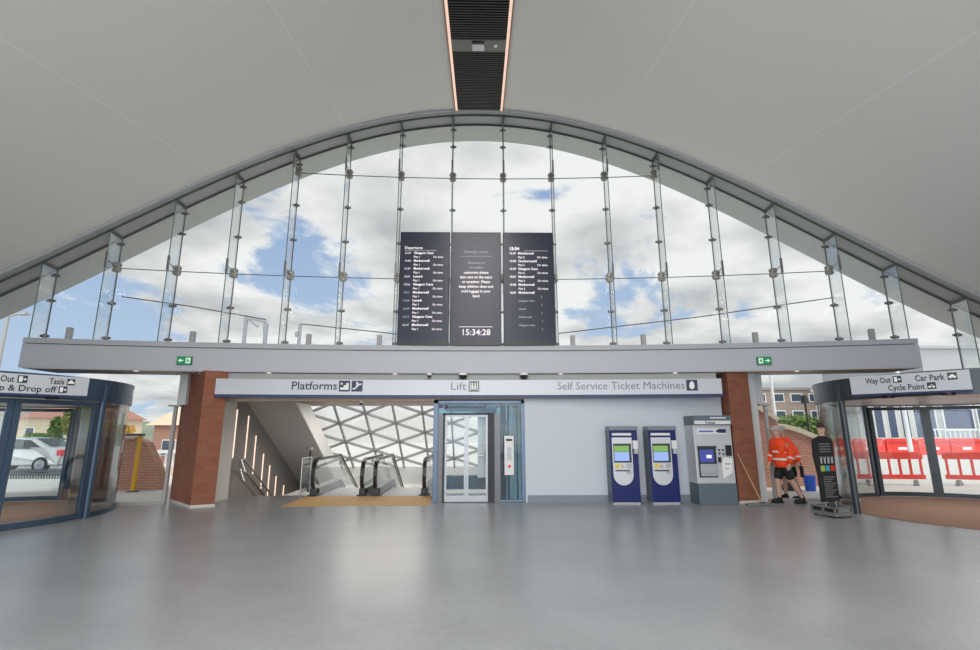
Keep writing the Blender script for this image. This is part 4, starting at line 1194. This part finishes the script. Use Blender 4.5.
bt = building('office_block', 41.6, 62, 46, 14, 9.2, 'build_grey', 'large grey office block rising beside the end of the bulkhead', 'building',
         [(1.0 + 3.2 * i, 1.6, 2.9, 2.4) for i in range(4)], 'build_blue', roof='flat', rh=.25, rmat='build_grey')
t = thing('railing', 'pale upright railing on a low wall before the blue windows', 'railing', (38.5, 40, -.01))
b = MB(); b.box(-3, 9, 0, .3, 0, .9); b.build('low_wall', 'build_pale', t)
b = MB()
for i in range(30): b.box(-3 + .4 * i, -2.94 + .4 * i, .1, .16, .9, 1.7)
b.box(-3, 9, .08, .18, 1.68, 1.76); b.build('balusters', 'lamp_white', t)
t = thing('bucket', 'blue plastic bucket standing by the brick wall behind the standee', 'bucket', (9.28, 14.5, -.01))
b = MB(); b.cyl((0, 0, 0), (0, 0, .42), .13, .16, 16); b.build('tub', 'blue_plastic', t)
b = MB(); b.tube([(.16 * math.cos(a), 0, .42 + .12 * math.sin(a)) for a in [PI * i / 8 for i in range(9)]], .008, 6); b.build('handle', 'steel', t)
m = MB(); m.box(-.2, .2, -.12, .12, 0, .16); m.box(-.12, .12, -.08, .08, .16, .22)
o = m.build('rubber_block', 'tyre', None, .02); o.location = (8.78, 14.6, -.01); tag(o, 'black rubber block on the paving beside the workers', 'block')

# ------------------------------------------------------------------ outside, taxi side
garden_wall([(-12.1, -.01), (-9.35, -.01), (-9.5, .55), (-9.95, 1.35), (-10.3, 1.5), (-12.1, 1.55)], 15.5, 'pale brick boundary wall beside the yellow post', [(-12.1, 1.58), (-10.3, 1.53)])
t = thing('yellow_gate_post', 'yellow steel post with a dark top bar against the brick wall', 'post', (-9.88, 15.1, -.01))
b = MB(); b.box(-.045, .045, -.045, .045, 0, 1.56); b.build('post', 'yellow_post', t, .005)
b = MB(); b.box(-.62, .09, -.08, .08, 1.56, 1.62); b.build('top_bar', 'fence_dark', t)
b = MB(); b.box(-.12, .12, -.12, .12, 0, .03); b.build('foot_plate', 'fence_dark', t)
building('sandstone_house', -16.5, -11.6, 26.2, 2.8, 2.0, 'brick_out', 'low red brick house with a tan roof behind the side glazing', 'house',
         [(.5, .5, .7, .8), (1.7, .5, .7, .8), (3.0, .5, .7, .8)], roof='gable', rh=1.0, rmat='stone_tan')
t = thing('balustrade', 'white stone balustrade in front of the low brick house', 'balustrade', (-11.6, 20.5, -.01))
b = MB(); b.box(-1.4, 1.0, -.12, .12, .0, .35); b.build('plinth', 'coping', t)
for i in range(9):
    b = MB(); b.cyl((-1.25 + .28 * i, 0, .35), (-1.25 + .28 * i, 0, .85), .06, .05, 8); b.build('baluster', 'white', t)
b = MB(); b.box(-1.45, 1.05, -.15, .15, .85, .97); b.build('top_rail', 'white', t)
building('tan_house', -41, -35.3, 46, 8, 2.9, 'stone_tan', 'tan house with a red brown pitched roof past the silver car', 'house',
         [(.8, 1.0, .8, 1.1), (3.4, 1.0, .9, 1.1)], roof='gable', rh=1.6, rmat='roof_red')
building('grey_shop', -49, -42.5, 44, 8, 4.2, 'build_pale', 'grey flat roofed building at the far end of the road', 'building',
         [(1, .9, 1.6, 1.6), (3.6, .9, 1.6, 1.6)], roof='flat', rh=.3)
# railings
def picket(x0, x1, y, h, sp, label, m_, wid=.05):
    t = thing('railing', label, 'railing', (x0, y, -.01))
    b = MB(); b.box(0, x1 - x0, -.03, .03, h - .06, h); b.box(0, x1 - x0, -.03, .03, .12, .18); b.build('rails', m_, t)
    b = MB(); x = 0
    while x <= x1 - x0: b.box(x, x + wid, -.015, .015, .0, h + .06); x += sp
    b.build('pickets', m_, t)
picket(-30, -17.5, 26.6, 1.35, .28, 'dark upright railing along the road behind the silver car', 'fence_dark', .09)
picket(-18.6, -13.6, 19.4, .30, .10, 'low dark picket edging on the paving in front of the silver car', 'fence_dark', .045)

# car, nose to the left of the picture
t = thing('car', 'silver saloon car parked outside the closed lobby doors', 'car', (-19.85, 22.9, -.002))
def car_prof(pts, w0, w1, zs):
    """Lengthwise profile in x,z with a narrower cabin above zs."""
    n = len(pts); b = MB()
    def wd(z): return w0 if z <= zs else w0 + (w1 - w0) * min(1, (z - zs) / .5)
    v = [(x, -wd(z), z) for x, z in pts] + [(x, wd(z), z) for x, z in pts]
    return b.add(v, [tuple(range(n)), tuple(reversed(range(n, 2 * n)))] + [(i, i + n, (i + 1) % n + n, (i + 1) % n) for i in range(n)])
prof = [(-2.2, .28), (2.15, .30), (2.22, .62), (2.16, .98), (1.55, 1.06), (.85, 1.40), (.1, 1.45), (-.55, 1.38), (-1.15, .98), (-2.0, .82), (-2.25, .58)]
car_prof(prof, .88, .62, .98).build('bodywork', 'car_silver', t, .05)
for sy in (-1, 1):
    for pts in ([(-.95, 1.0), (-.50, 1.32), (.02, 1.38), (.02, 1.01)], [(.1, 1.01), (.1, 1.38), (.78, 1.33), (1.32, 1.05)]):
        b = MB(); b.plate(pts, -.02, .02)
        for i, vv in enumerate(b.v):
            wv = .88 + (.62 - .88) * min(1, max(0, (vv[2] - .98) / .5)); b.v[i] = (vv[0], sy * (wv + .006) + vv[1], vv[2])
        b.build('side_window', 'car_glass', t)
    for wx in (-1.25, 1.45):
        b = MB(); b.cyl((wx, sy * .72, .32), (wx, sy * .90, .32), .32, n=24); wh = b.build('wheel', 'tyre', t)
        b = MB(); b.cyl((wx, sy * .90, .32), (wx, sy * .912, .32), .21, n=20)
        for i in range(5): a = 2 * PI * i / 5; b.bar((wx, sy * .915, .32), (wx + .2 * math.cos(a), sy * .915, .32 + .2 * math.sin(a)), .05, .02, up=(0, 1, 0))
        b.build('hubcap', 'satin_steel', wh)
    b = MB(); b.box(2.06, 2.24, *sorted((sy * .60, sy * .90)), .70, .94); b.build('tail_lamp', 'lamp_red', t, .03)
b = MB(); b.box(2.15, 2.28, -.8, .8, .32, .55); b.build('bumper', 'car_silver', t, .04)
b = MB(); b.plate([(.86, 1.385), (1.53, 1.075), (1.56, 1.09), (.88, 1.41)], -.55, .55); b.build('rear_window', 'car_glass', t)

# catenary mast outside
t = thing('gantry_mast', 'pale steel gantry frame seen through the arched window on the taxi side', 'mast', (-14.1, 30, -.01))
b = MB(); b.cyl((-.15, 0, 0), (-.15, 0, 8.6), .13, .11, 10); b.cyl((1.1, 0, 0), (1.1, 0, 8.0), .12, n=10); b.cyl((1.55, 0, 0), (1.05, 0, 8.0), .12, n=8); b.build('columns', 'mast_grey', t)
b = MB(); b.bar((-.15, 0, 8.5), (1.05, 0, 8.2), .14); b.bar((-.15, 0, 8.45), (.6, 0, 7.9), .12); b.box(.95, 1.2, -.1, .1, 7.6, 8.1); b.build('crossarm', 'mast_grey', t)
t = thing('signal_mast', 'single pale steel mast beside the gantry frame', 'mast', (-10.95, 30, -.01))
b = MB(); b.cyl((0, 0, 0), (0, 0, 8.1), .12, .10, 10); b.build('column', 'mast_grey', t)
b = MB(); b.box(-.25, -.08, -.1, .1, 7.3, 7.6); b.build('box', 'mast_grey', t)
# hills
m = MB(); rr = random.Random(5); n = 60; v = []
for i in range(n + 1):
    x = -360 + 720 * i / n
    h = 9 + 5 * math.sin(i * .55) + 3 * math.sin(i * 1.3 + 1); h *= 1 if x < 40 else .6
    v += [(x, 320, -2), (x, 345, max(2, h)), (x, 420, -2)]
f = []
for i in range(n): a = 3 * i; f += [(a, a + 3, a + 4, a + 1), (a + 1, a + 4, a + 5, a + 2)]
m.add(v, f, True); struct(m.build('hills', 'hill'), 'low green hills on the horizon', 'hill')
m = MB(); m.box(-500, 500, 75, 420, -.6, -.3); struct(m.build('far_ground', 'hill'), 'distant fields reaching to the hills', 'ground')

# ------------------------------------------------------------------ sky, sun, camera
w = bpy.data.worlds.new('sky'); S.world = w; w.use_nodes = True
nt = w.node_tree; N, L = nt.nodes, nt.links
bg = N['Background']
tc = N.new('ShaderNodeTexCoord'); sp = N.new('ShaderNodeSeparateXYZ'); L.new(tc.outputs['Generated'], sp.inputs[0])
def mth(op, a, b=None, clamp=False):
    n = N.new('ShaderNodeMath'); n.operation = op; n.use_clamp = clamp
    for i, q in enumerate((a, b)):
        if q is None: continue
        if isinstance(q, (int, float)): n.inputs[i].default_value = q
        else: L.new(q, n.inputs[i])
    return n.outputs[0]
zc = mth('MAXIMUM', sp.outputs['Z'], 0.0)
den = mth('ADD', zc, .22)
cb = N.new('ShaderNodeCombineXYZ'); L.new(mth('DIVIDE', sp.outputs['X'], den), cb.inputs[0]); L.new(mth('DIVIDE', sp.outputs['Y'], den), cb.inputs[1])
mp = N.new('ShaderNodeMapping'); mp.inputs['Location'].default_value = (4.2, 1.3, 0); L.new(cb.outputs[0], mp.inputs[0])
no = N.new('ShaderNodeTexNoise'); no.inputs['Scale'].default_value = 1.15; no.inputs['Detail'].default_value = 8; no.inputs['Roughness'].default_value = .60; no.inputs['Distortion'].default_value = .35
L.new(mp.outputs[0], no.inputs['Vector'])
# more cloud overhead and to the right, bluer gaps on the left
bias = mth('ADD', mth('MULTIPLY', sp.outputs['X'], .12), mth('MULTIPLY', zc, .20))
cov = mth('ADD', no.outputs['Fac'], bias)
cr = N.new('ShaderNodeMapRange'); cr.interpolation_type = 'SMOOTHSTEP'; cr.inputs['From Min'].default_value = .435; cr.inputs['From Max'].default_value = .50
L.new(cov, cr.inputs['Value'])
n2 = N.new('ShaderNodeTexNoise'); n2.inputs['Scale'].default_value = 2.1; n2.inputs['Detail'].default_value = 9; L.new(mp.outputs[0], n2.inputs['Vector'])
c2 = N.new('ShaderNodeValToRGB')
c2.color_ramp.elements[0].position = .36; c2.color_ramp.elements[0].color = (.53, .535, .55, 1)
c2.color_ramp.elements[1].position = .58; c2.color_ramp.elements[1].color = (.93, .93, .92, 1)
L.new(n2.outputs['Fac'], c2.inputs[0])
blue = N.new('ShaderNodeMix'); blue.data_type = 'RGBA'
blue.inputs[6].default_value = (.55, .68, .85, 1); blue.inputs[7].default_value = (.20, .33, .62, 1)
L.new(mth('MULTIPLY', zc, 1.6, True), blue.inputs[0])
mx = N.new('ShaderNodeMix'); mx.data_type = 'RGBA'
L.new(cr.outputs[0], mx.inputs[0]); L.new(blue.outputs[2], mx.inputs[6]); L.new(c2.outputs[0], mx.inputs[7])
L.new(mx.outputs[2], bg.inputs['Color'])
# the sky is brighter on the sun's side, behind the camera, and high up
beh = mth('MULTIPLY', sp.outputs['Y'], -1.0, True)
st = mth('ADD', 1.0, mth('MULTIPLY', beh, 2.2))
L.new(st, bg.inputs['Strength'])

def area(name, loc, rot, sx, sy, p, col):
    l = bpy.data.lights.new(name, 'AREA'); l.shape = 'RECTANGLE'; l.size = sx; l.size_y = sy; l.energy = p; l.color = col
    o = bpy.data.objects.new(name, l); COL.objects.link(o); o.location = loc; o.rotation_euler = rot
    return o
# unseen fill lights added over and behind the camera to brighten the hall
for x in (-.63, .63):
    area('ridge_fill_light', (x - .04, .3, roofz(0, .3) - .12), (R(9.9), 0, 0), .5, 14.0, 500, (1, .95, .9))  # added fill set along the ridge light lines, above the view
area('stairwell_fill_light', (-3.0, 16.2, 2.5), (0, 0, 0), 2.6, 2.2, 95, (1, .93, .86))  # added to brighten the stairwell, no fitting stands here
area('lower_hall_fill_light', (-3.4, 20.0, -.4), (0, 0, 0), 1.5, 1.5, 60, (1, .93, .86))  # added fill under the glazed roof, not a real lamp
for x in (10.28, -10.39):
    area('lobby_fill_light', (x, 10.55, 2.24), (0, 0, 0), 2.2, 2.2, 42, (1, .94, .88))  # added to lighten the lobby interiors, no fitting there
area('rear_fill_light', (0, -7.9, 3.3), (R(90), 0, 0), 22, 6, 780, (.93, .97, 1))  # added light standing in for daylight from an unseen rear window
sun = bpy.data.lights.new('sun', 'SUN'); sun.energy = 2.0; sun.angle = R(6); sun.color = (1, .96, .9)
so = bpy.data.objects.new('sun', sun); COL.objects.link(so)
so.rotation_euler = Vector((-.43, .25, -.87)).to_track_quat('-Z', 'Y').to_euler()

cam = bpy.data.cameras.new('camera'); cam.sensor_width = 36; cam.lens = 36 * 500 / 980; cam.clip_end = 2000; cam.clip_start = .05
co = bpy.data.objects.new('camera', cam); COL.objects.link(co)
co.location = (0, 0, 1.65)
co.rotation_euler = (Matrix.Rotation(R(-1.15), 4, 'Z') @ Matrix.Rotation(R(102), 4, 'X') @ Matrix.Rotation(R(-.15), 4, 'Z')).to_euler()
S.camera = co
